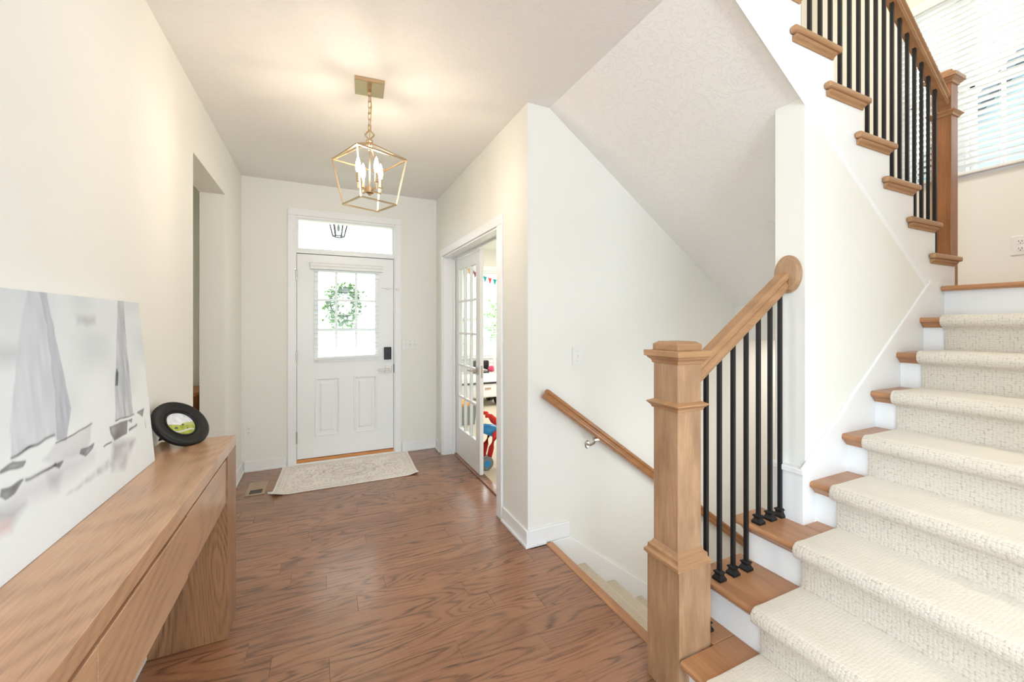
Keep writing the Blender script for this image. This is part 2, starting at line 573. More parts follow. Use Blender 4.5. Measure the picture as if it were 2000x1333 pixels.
struct(wall_y('wall_front', YD, 4.56, -4.6, 1.30, -0.3, ZC, [(-3.2, -1.9, 0.6, 2.2), (-0.235, 0.698, 0.0, 2.405)]), 'cream wall with the white front door in it', 'wall')
struct(wall_x('wall_left', -0.83, XL, 0.2, YD, 0, ZC, [(2.884, 3.741, 0, 2.351)]), 'pale left wall behind the console table with a plain opening', 'wall')
struct(wall_x('wall_right', XR, 1.30, YF + 0.12, YD, 0, ZC, [(2.672, 4.128, 0, 2.06)]), 'pale right wall with the glazed double door opening', 'wall')
struct(wall_y('wall_stair', YF, YF + 0.12, XR, 4.35, -2.8, 5.4), 'tall white wall along the cellar stair', 'wall')
struct(wall_x('wall_landing', XB, XB + 0.15, -0.12, YF, -2.8, 5.4, [(0.56, 1.635, 2.42, 3.81)]), 'cream back wall of the stair landing with the blind window', 'wall')
struct(wall_y('wall_near', -0.12, 0.0, 1.9, XB, 0, 5.4), 'wall on the near side of the stair', 'wall')
bm = bmesh.new()
prism(bm, [(1.305, -2.7), (1.305, 0.135), (1.455, 0.135), (1.455, 0.312), (1.70, 0.312), (1.70, 0.488), (XW, 0.488),
           (XW, SOF(XW)), (3.02, SOF(3.02)), (XB, SOF(3.02)), (XB, -2.7)], 'Y', 1.034, 1.158)
prism(bm, [(1.30, SOF(1.30)), (1.30, SOF(1.3) + 0.25), (3.2, BEAD(3.2) + 0.05), (3.02, SOF(3.02) + 0.001), (XW, SOF(XW) + 0.001)], 'Y', 1.034, 1.158)
struct(obj('wall_middle', bm, M['wall']), 'white wall between the two stair flights with a free end', 'wall')
struct(wall_y('wall_dining', 1.4, 1.5, -4.6, -0.83, 0, ZC))
struct(wall_x('wall_dining_side', -4.7, -4.6, -5.1, 4.56, 0, ZC))
struct(wall_y('wall_rear', -5.1, -5.0, -4.6, 6.0, 0, ZC))
struct(wall_x('wall_great_side', 6.0, 6.1, -5.1, 7.12, 0, ZC))
struct(wall_y('wall_den', 7.0, 7.12, 1.30, 6.1, -0.3, ZC, [(2.28, 3.14, 0.75, 2.33), (3.24, 4.10, 0.75, 2.33)]), 'far den wall with a bright window', 'wall')
struct(wall_x('wall_den_side', 1.18, 1.30, YD + 0.142, 7.12, -0.3, ZC))
struct(wall_x('wall_upstairs', -0.95, -0.83, 0, YF, 2.9, 5.4))
struct(wall_y('wall_upstairs_near', -0.12, 0.0, -0.83, 1.9, 2.9, 5.4))
struct(wall_y('wall_upstairs_far', YF, YF + 0.12, -0.83, XR, 2.9, 5.4))
bm = bmesh.new()
bx(bm, -4.6, XC, -5.0, 4.50, ZC, 2.90)
bx(bm, XC, 6.0, YF + 0.12, 7.1, ZC, 2.90)
bx(bm, XC, 6.0, -5.0, -0.0, ZC, 2.90)
struct(obj('ceiling', bm, M['ceil']), 'white stippled ceiling of the foyer', 'ceiling')
boxo('ceiling_upstairs', M['ceil'], None, -0.83, XB, 0, YF, 5.4, 5.5)['kind'] = 'structure'
bm = bmesh.new()
prism(bm, [(XC, ZC), (3.02, SOF(3.02)), (3.04, SOF(3.02) + 0.05), (XC, ZC + 0.07)], 'Y', 1.045, YF)
struct(obj('ceiling_soffit', bm, M['ceil']), 'sloping stippled soffit under the upper flight', 'ceiling')
struct(wall_x('wall_header', 3.02, 3.14, 1.158, YF, 1.24, SOF(3.02) + 0.03), 'short white wall under the low end of the soffit', 'wall')
struct(wall_x('wall_cellar', 4.05, 4.15, 1.16, YF, -2.8, 1.3), 'dim beige wall at the back of the cellar stair', 'wall')
boxo('floor_cellar', M['carpet2'], None, 1.3, 4.05, 1.16, YF, -2.9, -2.8)['kind'] = 'structure'
boxo('ceiling_cellar', M['ceil'], None, 3.14, 4.15, 1.16, YF, 1.26, 1.30)['kind'] = 'structure'

# ------------------------------------------------------------------ baseboards
def base(name, pts, side, z=0.0, h=0.10, th=0.015, label=None):
    """baseboard with a shoe moulding along straight runs; pts = list of (x0,x1,y0,y1) footprints, side = (dx,dy) away from wall"""
    bm = bmesh.new()
    for x0, x1, y0, y1 in pts:
        bx(bm, x0, x1, y0, y1, z, z + h)
        if side[0] > 0: bx(bm, x1, x1 + 0.012, y0, y1, z, z + 0.02)
        if side[0] < 0: bx(bm, x0 - 0.012, x0, y0, y1, z, z + 0.02)
        if side[1] > 0: bx(bm, x0, x1, y1, y1 + 0.012, z, z + 0.02)
        if side[1] < 0: bx(bm, x0, x1, y0 - 0.012, y0, z, z + 0.02)
    o = obj(name, bm, M['trim'], None, 0.004, 2)
    return struct(o, label, 'baseboard' if label else None)
base('baseboard_left', [(XL, XL + 0.015, 0.2, 2.884), (XL, XL + 0.015, 3.741, YD)], (1, 0), label='white baseboard along the left wall')
base('baseboard_front_left', [(XL + 0.027, -0.31, YD - 0.015, YD)], (0, -1), label='white baseboard between left corner and front door')
base('baseboard_front_right', [(0.772, XR - 0.0, YD - 0.015, YD)], (0, -1), label='white baseboard between front door and right corner')
base('baseboard_right', [(XR - 0.015, XR, YF - 0.015, 2.575), (XR - 0.015, XR, 4.215, YD - 0.02)], (-1, 0), label='white baseboard on the right wall beside the glazed door')
bm = bmesh.new()
bx(bm, XR, 1.435, YF - 0.015, YF, 0.004, 0.10)
bx(bm, XR - 0.027, 1.262, YF - 0.027, YF - 0.015, 0, 0.02)
struct(obj('baseboard_stair', bm, M['trim'], None, 0.004), 'short white baseboard at the top of the cellar stair', 'baseboard')
bm = bmesh.new()
zs = lambda x: 0.0 - 0.743 * (x - 1.435)
prism(bm, [(1.295, 0.002), (1.437, 0.002), (3.4, zs(3.4)), (3.4, zs(3.4) - 0.30), (1.295, -0.35)], 'Y', YF - 0.018, YF)
struct(obj('trim_1', bm, M['trim'], None, 0.004), 'white skirt board sloping down along the cellar stair', 'trim')

# ------------------------------------------------------------------ front door with transom
door = thing('door_1', 'white front door with a nine-pane window under a transom', 'door', (0.232, YD, 0))
door['kind'] = 'structure'
DX0, DX1 = -0.219, 0.683
bm = bmesh.new()
for a, b in ((-0.297, -0.232), (0.695, 0.760)):
    bx(bm, a, b, YD - 0.018, YD, 0, 2.405)
bx(bm, -0.297, 0.760, YD - 0.018, YD, 2.405, 2.468)
obj('casing', bm, M['trim'], door, 0.004)
bm = bmesh.new()
bx(bm, -0.235, -0.222, YD - 0.004, 4.56, 0.0, 2.405)
bx(bm, 0.686, 0.698, YD - 0.004, 4.56, 0.0, 2.405)
bx(bm, -0.222, 0.686, YD - 0.004, 4.56, 2.385, 2.405)
bx(bm, -0.222, 0.686, YD - 0.004, 4.56, 2.046, 2.085)
obj('jamb', bm, M['trim'], door, 0.002)
bm = bmesh.new()
bx(bm, -0.2225, -0.214, YD + 0.046, YD + 0.056, 0.05, 2.048)
bx(bm, 0.678, 0.6865, YD + 0.046, YD + 0.056, 0.05, 2.048)
bx(bm, -0.2225, 0.6865, YD + 0.046, YD + 0.056, 2.034, 2.05)
bx(bm, -0.2225, 0.6865, YD + 0.030, YD + 0.056, 0.044, 0.056)
obj('weather_strip', bm, M['rubber'], door)
boxo('sill', M['sill'], door, -0.222, 0.686, YD + 0.0, 4.60, 0.004, 0.046, bevel=0.004)
boxo('sill_nose', M['trim'], door, -0.232, 0.695, YD - 0.02, YD - 0.0, 0.0, 0.018, bevel=0.003)
SY0, SY1 = YD + 0.008, YD + 0.052
lx0, lx1, lz0, lz1 = -0.066, 0.530, 0.985, 1.905
pan = [(-0.055, 0.153, 0.268, 0.820), (0.302, 0.508, 0.268, 0.820)]
bm = bmesh.new()
bx(bm, DX0, lx0, SY0, SY1, 0.052, 2.040)
bx(bm, lx1, DX1, SY0, SY1, 0.052, 2.040)
bx(bm, lx0, lx1, SY0, SY1, lz1, 2.040)
bx(bm, lx0, lx1, SY0, SY1, 0.820, lz0)
bx(bm, lx0, lx1, SY0, SY1, 0.052, 0.268)
bx(bm, lx0, pan[0][0], SY0, SY1, 0.268, 0.820)
bx(bm, pan[0][1], pan[1][0], SY0, SY1, 0.268, 0.820)
bx(bm, pan[1][1], lx1, SY0, SY1, 0.268, 0.820)
slab = obj('door_leaf', bm, M['trim'], door)
for a, b, c, d in pan:
    bm = bmesh.new()
    def rr(i, y):
        return [(a + i, y, c + i), (b - i, y, c + i), (b - i, y, d - i), (a + i, y, d - i)]
    rings(bm, [rr(-0.012, SY0 - 0.001), rr(-0.006, SY0 - 0.006), rr(0.004, SY0 - 0.004), rr(0.016, SY0 + 0.010), rr(0.034, SY0 + 0.010), rr(0.048, SY0 + 0.001), rr(0.05, SY0)], cap=False)
    cs = [bm.verts.new(p) for p in rr(0.05, SY0)]
    bm.faces.new(cs)
    bmesh.ops.recalc_face_normals(bm, faces=bm.faces)
    obj('panel', bm, M['trim'], slab)
bm = bmesh.new()
fr = 0.032
bx(bm, lx0 - 0.006, lx0 + fr, SY0 - 0.008, SY1, lz0 - 0.006, lz1)
bx(bm, lx1 - fr, lx1 + 0.006, SY0 - 0.008, SY1, lz0 - 0.006, lz1)
bx(bm, lx0 + fr, lx1 - fr, SY0 - 0.008, SY1, lz0 - 0.006, lz0 + 0.035)
bx(bm, lx0 + fr, lx1 - fr, SY0 - 0.008, SY1, lz1 - 0.03, lz1)
obj('window_frame', bm, M['trim'], slab, 0.003)
vx = [lx0 + fr, 0.129, 0.316, lx1 - fr]
hz = [lz0 + 0.035, 1.299, 1.599, lz1 - 0.03]
for x in vx[1:3]:
    boxo('muntin', M['trim'], slab, x - 0.012, x + 0.012, SY0 + 0.018, SY1 - 0.012, hz[0], hz[3])
for z in hz[1:3]:
    boxo('muntin', M['trim'], slab, vx[0], vx[3], SY0 + 0.016, SY1 - 0.010, z - 0.012, z + 0.012)
for i in range(3):
    for j in range(3):
        boxo('pane', M['glass'], slab, vx[i], vx[i + 1], SY0 + 0.024, SY0 + 0.028, hz[j], hz[j + 1])
for z0, z1 in ((1.775, 1.878), (0.993, 1.096), (0.210, 0.318)):
    bm = bmesh.new()
    lathe(bm, [(0.003, z0 - 0.004), (0.006, z0), (0.006, z1), (0.003, z1 + 0.004)], (-0.221, YD - 0.005, 0), 10)
    bx(bm, -0.232, -0.221, YD - 0.001, YD + 0.002, z0, z1)
    obj('hinge', bm, M['nickel'], door, smooth=False)
bm = bmesh.new()
bx(bm, -0.25, -0.222, YD - 0.026, YD - 0.016, 1.882, 1.890)
obj('door_stop', bm, M['nickel'], door)
bm = bmesh.new()
bx(bm, 0.597, 0.662, SY0 - 0.010, SY0, 0.850, 0.920)
lathe(bm, [(0.011, SY0 - 0.05), (0.011, SY0 - 0.008)], (0.630, 0, 0.885), 12, 'Y')
bx(bm, 0.522, 0.642, SY0 - 0.060, SY0 - 0.044, 0.877, 0.893)
obj('lever_handle', bm, M['nickel'], slab, 0.003)
bm = bmesh.new()
bx(bm, 0.586, 0.659, SY0 - 0.024, SY0, 0.988, 1.118)
obj('keypad_deadbolt', bm, M['darkmetal'], slab, 0.006, 3)
bm = bmesh.new()
bx(bm, 0.617, 0.629, SY0 - 0.040, SY0 - 0.02, 1.028, 1.062)
obj('thumb_turn', bm, M['darkmetal'], slab, 0.003)
boxo('strike', M['darkmetal'], door, 0.6835, 0.689, YD - 0.006, YD + 0.02, 0.845, 0.935)

tw = thing('window_1', 'clear transom window over the front door', 'window', (0.232, YD + 0.03, 2.24))
tw['kind'] = 'structure'
bm = bmesh.new()
bx(bm, -0.222, -0.206, YD + 0.01, YD + 0.07, 2.085, 2.385)
bx(bm, 0.670, 0.686, YD + 0.01, YD + 0.07, 2.085, 2.385)
bx(bm, -0.206, 0.670, YD + 0.01, YD + 0.07, 2.369, 2.385)
bx(bm, -0.206, 0.670, YD + 0.01, YD + 0.07, 2.085, 2.098)
obj('window_frame', bm, M['trim'], tw, 0.003)
boxo('pane', M['glass'], tw, -0.206, 0.670, YD + 0.038, YD + 0.042, 2.098, 2.369)

# child safety latch stuck across the door edge
lt = thing('child_safety_latch', 'small white child latch strap across the front door edge', 'latch', (0.66, YD, 1.732))
bm = bmesh.new()
lathe(bm, [(0.001, -0.010), (0.014, -0.010), (0.018, -0.006), (0.018, 0.0), (0.001, 0.0)], (0.625, SY0, 1.731), 20, 'Y', (1.15, 0.75))
obj('pad', bm, M['plate'], lt, smooth=True)
bm = bmesh.new()
lathe(bm, [(0.001, -0.012), (0.018, -0.012), (0.022, -0.007), (0.022, 0.0), (0.001, 0.0)], (0.722, YD - 0.018, 1.728), 20, 'Y', (1.0, 0.8))
obj('pad', bm, M['plate'], lt, smooth=True)
bm = bmesh.new()
tube(bm, [(0.56, SY0 - 0.003, 1.734), (0.64, SY0 - 0.006, 1.731), (0.68, YD - 0.012, 1.730), (0.722, YD - 0.026, 1.728)], 0.003, 6)
obj('strap', bm, M['plate'], lt, smooth=True)

# blind on the front door
bl = thing('window_blind', 'white slatted blind hung on the front door window', 'blind', (0.232, SY0, 1.96))
bm = bmesh.new()
prism(bm, [(SY0, 1.895), (SY0 - 0.058, 1.895), (SY0 - 0.058, 1.922), (SY0 - 0.064, 1.926), (SY0 - 0.064, 1.948), (SY0 - 0.070, 1.952), (SY0 - 0.070, 1.962), (SY0, 1.962)], 'X', -0.100, 0.568)
obj('valance', bm, M['blind'], bl)
bm = bmesh.new()
a = math.radians(5)
prism(bm, [(-0.024 * math.cos(a), -0.024 * math.sin(a) - 0.0012), (0.024 * math.cos(a), 0.024 * math.sin(a) - 0.0012), (0.024 * math.cos(a), 0.024 * math.sin(a) + 0.0012), (-0.024 * math.cos(a), -0.024 * math.sin(a) + 0.0012)], 'X', -0.299, 0.299)
zsl = 1.873
sl = obj('slat', bm, M['blind'], bl, loc=(0, 0, 0))
sl.location = Vector((0.231, SY0 - 0.038, zsl)) - wloc(bl)
for i in range(1, 18):
    sub(sl, Vector((0.231, SY0 - 0.038, zsl - 0.0465 * i)) - wloc(bl), bl)
bm = bmesh.new()
vsb = bx(bm, -0.072, 0.534, SY0 - 0.064, SY0 - 0.012, 1.012, 1.036)
for v in vsb:
    v.co.z += (v.co.x + 0.072) * 0.02
obj('bottom_rail', bm, M['blind'], bl, 0.004)
bm = bmesh.new()
for x in (0.02, 0.44):
    for dy in (-0.062, -0.013):
        tube(bm, [(x, SY0 + dy, 1.90), (x, SY0 + dy, 1.02)], 0.0009, 4)
obj('ladder_cord', bm, M['blind'], bl)['kind'] = 'stuff'

# ------------------------------------------------------------------ glazed double door to the den
dd = thing('door_2', 'white fifteen-pane glazed door to the den, one leaf shut', 'door', (1.29, 3.41, 0))
dd['kind'] = 'structure'
bm = bmesh.new()
bx(bm, XR - 0.018, XR, 2.587, 2.672, 0, 2.06)
bx(bm, XR - 0.018, XR, 4.128, 4.205, 0, 2.06)
bx(bm, XR - 0.018, XR, 2.587, 4.205, 2.06, 2.13)
bx(bm, 1.30, 1.318, 2.587, 2.672, 0, 2.06)
bx(bm, 1.30, 1.318, 4.128, 4.205, 0, 2.06)
bx(bm, 1.30, 1.318, 2.587, 4.205, 2.06, 2.13)
obj('casing', bm, M['trim'], dd, 0.004)
bm = bmesh.new()
bx(bm, XR - 0.004, 1.304, 2.672, 2.687, 0, 2.06)
bx(bm, XR - 0.004, 1.304, 4.113, 4.128, 0, 2.06)
bx(bm, XR - 0.004, 1.304, 2.687, 4.113, 2.045, 2.06)
bx(bm, 1.235, 1.262, 4.098, 4.113, 0, 2.045)
bx(bm, 1.235, 1.262, 2.687, 4.098, 2.028, 2.045)
obj('jamb', bm, M['trim'], dd, 0.002)
def french_leaf(y0, y1, handle_low):
    x0, x1 = 1.268, 1.303
    st, tr, br = 0.105, 0.115, 0.30
    bm = bmesh.new()
    bx(bm, x0, x1, y0, y0 + st, 0.016, 2.026)
    bx(bm, x0, x1, y1 - st, y1, 0.016, 2.026)
    bx(bm, x0, x1, y0 + st, y1 - st, 0.016, br)
    bx(bm, x0, x1, y0 + st, y1 - st, 2.026 - tr, 2.026)
    lf = obj('door_leaf', bm, M['trim'], dd, 0.003)
    ys = [y0 + st + (y1 - y0 - 2 * st) * i / 3 for i in range(4)]
    zs_ = [br + (2.026 - tr - br) * i / 5 for i in range(6)]
    for y in ys[1:3]:
        boxo('muntin', M['trim'], lf, x0 + 0.003, x1 - 0.003, y - 0.011, y + 0.011, zs_[0], zs_[5], bevel=0.003)
    for z in zs_[1:5]:
        boxo('muntin', M['trim'], lf, x0 + 0.002, x1 - 0.002, ys[0], ys[3], z - 0.011, z + 0.011, bevel=0.003)
    for i in range(3):
        for j in range(5):
            boxo('pane', M['glass'], lf, 1.284, 1.287, ys[i], ys[i + 1], zs_[j], zs_[j + 1])
    hy = y0 + 0.058
    bm = bmesh.new()
    for s, xf in ((-1, x0), (1, x1)):
        bx(bm, min(xf, xf + s * 0.009), max(xf, xf + s * 0.009), hy - 0.033, hy + 0.033, 0.905, 0.972)
        lathe(bm, [(0.011, xf), (0.011, xf + s * 0.048)], (0, hy, 0.938), 12, 'X')
        bx(bm, min(xf + s * 0.042, xf + s * 0.058), max(xf + s * 0.042, xf + s * 0.058), hy - 0.012, hy + 0.115, 0.930, 0.946)
    obj('lever_handle', bm, M['nickel'], lf, 0.003)
    bm = bmesh.new()
    bx(bm, 1.277, 1.294, y0 - 0.0012, y0 + 0.001, 0.88, 0.99)
    obj('latch_plate', bm, M['nickel'], lf)
french_leaf(3.388, 4.110, True)

# ------------------------------------------------------------------ lower flight
st = thing('staircase', 'lower stair flight with stained treads and white risers up to the landing', 'staircase', (X0, 0.55, 0))
NOSE = 0.0466
def tread_prof(xn, xr, z, th=0.028):
    r = th / 2
    p = [(xr, z - th), (xr, z)]
    for i in range(7):
        a = PI / 2 + PI * i / 6
        p.append((xn + r + r * math.cos(a), z - r + r * math.sin(a)))
    return p
for n in range(1, 9):
    xn, xr, z = X0 + (n - 1) * T_ - NOSE, X0 + n * T_, n * R_
    ye = 1.052 if n == 1 else (1.209 if n <= 3 else YS)
    bm = bmesh.new()
    if n == 3:
        prism(bm, tread_prof(xn, XW - 0.022, z), 'Y', 0.0, ye)
        bx(bm, XW - 0.022, xr + 0.012, 0.0, YS - 0.001, z - 0.028, z)
    elif n == 1:
        prism(bm, tread_prof(xn, xr + 0.012, z), 'Y', 0.0, ye)
        prism(bm, [(1.318, z - 0.028), (1.318, z), (xr + 0.012, z), (xr + 0.012, z - 0.028)], 'Y', ye, 1.209)
    else:
        prism(bm, tread_prof(xn, xr + 0.012, z), 'Y', 0.0 if n <= 3 else 0.001, ye)
    obj('tread', bm, M['stairY'], st, 0.004 if n <= 3 else 0)
    bm = bmesh.new()
    prism(bm, [(xn + 0.012, z - 0.028), (xn + NOSE, z - 0.028), (xn + NOSE, z - 0.052), (xn + 0.036, z - 0.052), (xn + 0.026, z - 0.040)], 'Y', 0.001, min(ye, 1.18) - 0.002 if n != 1 else 1.05)
    obj('cove', bm, M['stairY'], st)
for n in range(1, 10):
    xr = X0 + (n - 1) * T_
    z0 = (n - 1) * R_
    ye = 1.05 if n == 1 else (1.175 if n <= 3 else YS)
    boxo('riser', M['trim'], st, xr, xr + 0.018, 0.001, ye, z0, n * R_ - 0.028)
bm = bmesh.new()
prism(bm, [(1.318, 0.0), (1.318, R_ - 0.03), (X0 + T_, R_ - 0.03), (X0 + T_, 2 * R_ - 0.03), (X0 + 2 * T_, 2 * R_ - 0.03), (X0 + 2 * T_, 3 * R_ - 0.03), (XW - 0.02, 3 * R_ - 0.03), (XW - 0.02, 0.0)], 'Y', 1.160, 1.175)
obj('stringer', bm, M['trim'], st)
bm = bmesh.new()
xl9 = X0 + 8 * T_ - NOSE
prism(bm, tread_prof(xl9, XB, ZL), 'Y', 0.0, 1.024)
bx(bm, xl9 + 0.25, XB, 1.024, YF, ZL - 0.028, ZL)
obj('landing', bm, M['stairY'], st)
bm = bmesh.new()
prism(bm, [(XW, 3 * R_), (XW, LOWB(XW)), (2.955, LOWB(2.955)), (3.262, LOWB(2.955)), (3.262, 3 * R_)], 'Y', YS, 1.04)
bx(bm, XW - 0.03, XW, YS, 1.172, 3 * R_, LOWB(XW - 0.03))
obj('skirt_board', bm, M['trim'], st)
bm = bmesh.new()
d = 0.016
prism(bm, [(XW - 0.034, LOWB(XW - 0.034) - d), (2.955, LOWB(2.955) - d), (2.975, LOWB(2.955) + 0.006), (2.950, LOWB(2.955) + d), (XW - 0.034, LOWB(XW - 0.034) + d * 0.6)], 'Y', YS - 0.004, 1.0345)
bx(bm, XW - 0.038, XW - 0.028, YS - 0.007, 1.176, LOWB(XW - 0.034) - 0.020, LOWB(XW - 0.034) + 0.004)
obj('skirt_cap', bm, M['trim'], st, 0.004)

# carpet runner
def runner(name, mat, prof, y0, y1, th, seg=12):
    """ribbon over a side profile with UVs by length, given a thickness"""
    bm = bmesh.new()
    uvl = bm.loops.layers.uv.new('UVMap')
    s = 0
    prev = None
    rows = []
    for i, (x, z) in enumerate(prof):
        if prev: s += math.hypot(x - prev[0], z - prev[1])
        prev = (x, z)
        rows.append((s, [bm.verts.new((x, y0 + (y1 - y0) * k / seg, z)) for k in range(seg + 1)]))
    for (s0, a), (s1, b) in zip(rows, rows[1:]):
        for k in range(seg):
            f = bm.faces.new((a[k], b[k], b[k + 1], a[k + 1]))
            f.smooth = True
            for l, sv, kk in zip(f.loops, (s0, s1, s1, s0), (k, k, k + 1, k + 1)):
                l[uvl].uv = (y0 + (y1 - y0) * kk / seg, sv)
    bmesh.ops.recalc_face_normals(bm, faces=bm.faces)
    up = sum((f.normal.z for f in bm.faces))
    if up < 0:
        bmesh.ops.reverse_faces(bm, faces=bm.faces)
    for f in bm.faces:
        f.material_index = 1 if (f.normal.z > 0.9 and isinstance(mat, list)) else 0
    o = obj(name, bm, mat)
    m = o.modifiers.new('thick', 'SOLIDIFY')
    m.thickness = th
    m.offset = -1
    b = o.modifiers.new('soft', 'BEVEL')
    b.width = th * 0.45
    b.segments = 3
    b.limit_method = 'ANGLE'
    b.angle_limit = math.radians(60)
    return o
def stair_profile(n0, n1, x0, t, r, nose, over):
    p = []
    for n in range(n0, n1 + 1):
        xr, xn, z = x0 + (n - 1) * t, x0 + (n - 1) * t - nose, n * r
        p += [(xr - over, (n - 1) * r + over + 0.002), (xr - over, z - 0.070), (xr - over - 0.004, z - 0.058), (xn + 0.012, z - 0.050)]
        cx_, cz_, rad = xn + 0.012, z - 0.017, 0.031
        for i in range(9):
            a = math.radians(270 - 180 * i / 8)
            p.append((cx_ + rad * math.cos(a), cz_ + rad * math.sin(a)))
        p += [(xn + 0.06, z + over + 0.001), (x0 + n * t - over - 0.004, z + over)]
    return p
rn = runner('stair_runner', [M['carpet'], M['carpetT']], stair_profile(1, 8, X0, T_, R_, NOSE, 0.010), 0.07, 0.944, 0.009)
tag(rn, 'cream loop-pile carpet runner down the lower stair flight', 'carpet')

# ------------------------------------------------------------------ upper flight
NX = lambda k: 3.277 - 0.241 * (k - 1)
NZ = lambda k: ZL + 0.171 + 0.168 * (k - 1)
up = thing('staircase', 'upper stair flight rising back over the soffit with stained tread ends', 'staircase', (2.4, 1.6, ZL))
YE = 1.0
KT = 8
for k in range(1, KT + 1):
    x, z = NX(k), NZ(k)
    bm = bmesh.new()
    prism(bm, [(x, YE), (x, YF - 0.002), (x - 0.25, YF - 0.002), (x - 0.25, 1.029), (x - 0.338, 1.029), (x - 0.338, YE)], 'Z', z - 0.028, z)
    obj('tread', bm, M['stairX'], up, 0.009, 3)
    bm = bmesh.new()
    prism(bm, [(YE + 0.009, z - 0.028), (1.030, z - 0.028), (1.030, z - 0.054), (YE + 0.024, z - 0.054), (YE + 0.022, z - 0.046), (YE + 0.013, z - 0.040), (YE + 0.009, z - 0.034)], 'X', x - 0.318, x - 0.026)
    obj('cove', bm, M['stairX'], up, 0.003)
    boxo('riser', M['trim'], up, x - 0.030, x - 0.014, 1.031, YF - 0.002, (NZ(k - 1) if k > 1 else ZL), z - 0.028)
zig = [(NX(1) - 0.016, ZL - 0.02)]
for k in range(1, KT + 1):
    zig += [(NX(k) - 0.016, NZ(k) - 0.029), (NX(k + 1) - 0.016, NZ(k) - 0.029)]
zig += [(1.30, NZ(KT) - 0.029), (1.30, BEAD(1.30)), (2.955, BEAD(2.955)), (2.955, ZL - 0.02)]
bm = bmesh.new()
prism(bm, zig, 'Y', 1.030, 1.0345)
obj('stringer', bm, M['trim'], up)
bm = bmesh.new()
rings(bm, [[(x, 1.0338, BEAD(x) - 0.020), (x, 1.0268, BEAD(x) - 0.004), (x, 1.0268, BEAD(x) + 0.010), (x, 1.0302, BEAD(x) + 0.016), (x, 1.0338, BEAD(x) + 0.016)] for x in (1.30, 2.958)])
obj('stringer_cap', bm, M['trim'], up)

# ------------------------------------------------------------------ cellar stair
cs = []
for n in range(0, 11):
    x, z = XC + 0.012 + n * T_, -n * R_ - 0.012
    if n == 0:
        cs += [(x, z - 0.02)]
        continue
    cs += [(x - T_ + 0.0, z + 0.0), (x - 0.02, z + 0.0)]
    for i in range(1, 6):
        a = math.radians(90 - 180 * i / 6)
        cs.append((x - 0.02 + 0.02 * math.cos(a) + 0.012, z - 0.02 + 0.02 * math.sin(a)))
    cs.append((x, z - 0.045))
cel = runner('cellar_stair', M['carpet2'], cs, 1.16, YF - 0.018, 0.012)
tag(cel, 'carpeted beige stair going down to the cellar', 'staircase')

# ------------------------------------------------------------------ railings
def newel(parent, base_box, shaft_box, zb, z_ring, z_top, base_ring=None, mz='stairZ', mx='stairX'):
    """box newel: plinth, shaft, collar mouldings and a stepped cap"""
    (bx0, bx1, by0, by1), (sx0, sx1, sy0, sy1) = base_box, shaft_box
    cx_, cy_ = (sx0 + sx1) / 2, (sy0 + sy1) / 2
    h = (sx1 - sx0) / 2
    bm = bmesh.new()
    if base_ring:
        bx(bm, bx0, bx1, by0, by1, zb, base_ring)
    bx(bm, sx0, sx1, sy0, sy1, base_ring if base_ring else zb, z_top - 0.055)
    nwp = obj('newel_post', bm, M[mz], parent, 0.0025, loc=(cx_, cy_, zb))
    def ring(z, prof, name):
        bm = bmesh.new()
        rings(bm, [sqring(cx_, cy_, z + dz, h + e, h + e) for e, dz in prof])
        obj(name, bm, M[mx], nwp, 0.0015)
    ring(z_ring, [(0.0005, -0.022), (0.005, -0.021), (0.008, -0.012), (0.016, -0.004), (0.020, 0.0), (0.020, 0.003), (0.0005, 0.012)], 'collar')
    if base_ring:
        b = (bx1 - bx0) / 2 - h
        ring(base_ring, [(b - 0.001, -0.002), (b - 0.001, 0.003), (b + 0.006, 0.006), (b + 0.006, 0.018), (b - 0.002, 0.024), (b - 0.004, 0.030), (b - 0.004, 0.040), (b - 0.012, 0.046), (0.0005, 0.060)], 'plinth_moulding')
    zt = z_top - 0.034
    ring(zt, [(0.0005, -0.050), (0.004, -0.049), (0.007, -0.038), (0.018, -0.028), (0.018, -0.024), (0.026, -0.022), (0.026, 0.0), (0.0005, 0.001)], 'cap_crown')
    bm = bmesh.new()
    rings(bm, [sqring(cx_, cy_, zt, h + 0.003, h + 0.003), sqring(cx_, cy_, zt + 0.024, h + 0.003, h + 0.003), sqring(cx_, cy_, zt + 0.034, h - 0.012, h - 0.012)])
    obj('cap_block', bm, M[mx], nwp, 0.004)
    return nwp

def rail_mesh(p0, p1, w=0.060, h=0.070):
    """moulded handrail: flat sides, a waist and a lipped, slightly crowned top; p0,p1 are bottom-centre points"""
    prof = [(-0.36, 0.0), (-0.36, 0.10), (-0.44, 0.14), (-0.44, 0.34), (-0.34, 0.44), (-0.34, 0.55), (-0.5, 0.70), (-0.5, 0.90), (-0.36, 1.0), (0.36, 1.0), (0.5, 0.90), (0.5, 0.70), (0.34, 0.55), (0.34, 0.44), (0.44, 0.34), (0.44, 0.14), (0.36, 0.10), (0.36, 0.0)]
    bm = bmesh.new()
    secs = []
    for p in (p0, p1):
        secs.append([(p[0], p[1] + a * w, p[2] + b * h) for a, b in prof])
    rings(bm, secs)
    return bm

def shoe_mesh(bm, x, y, z):
    rings(bm, [sqring(x, y, z + dz, e, e) for e, dz in ((0.019, 0), (0.019, 0.010), (0.0165, 0.013), (0.012, 0.022), (0.013, 0.026), (0.0165, 0.031), (0.0165, 0.034), (0.009, 0.038))])

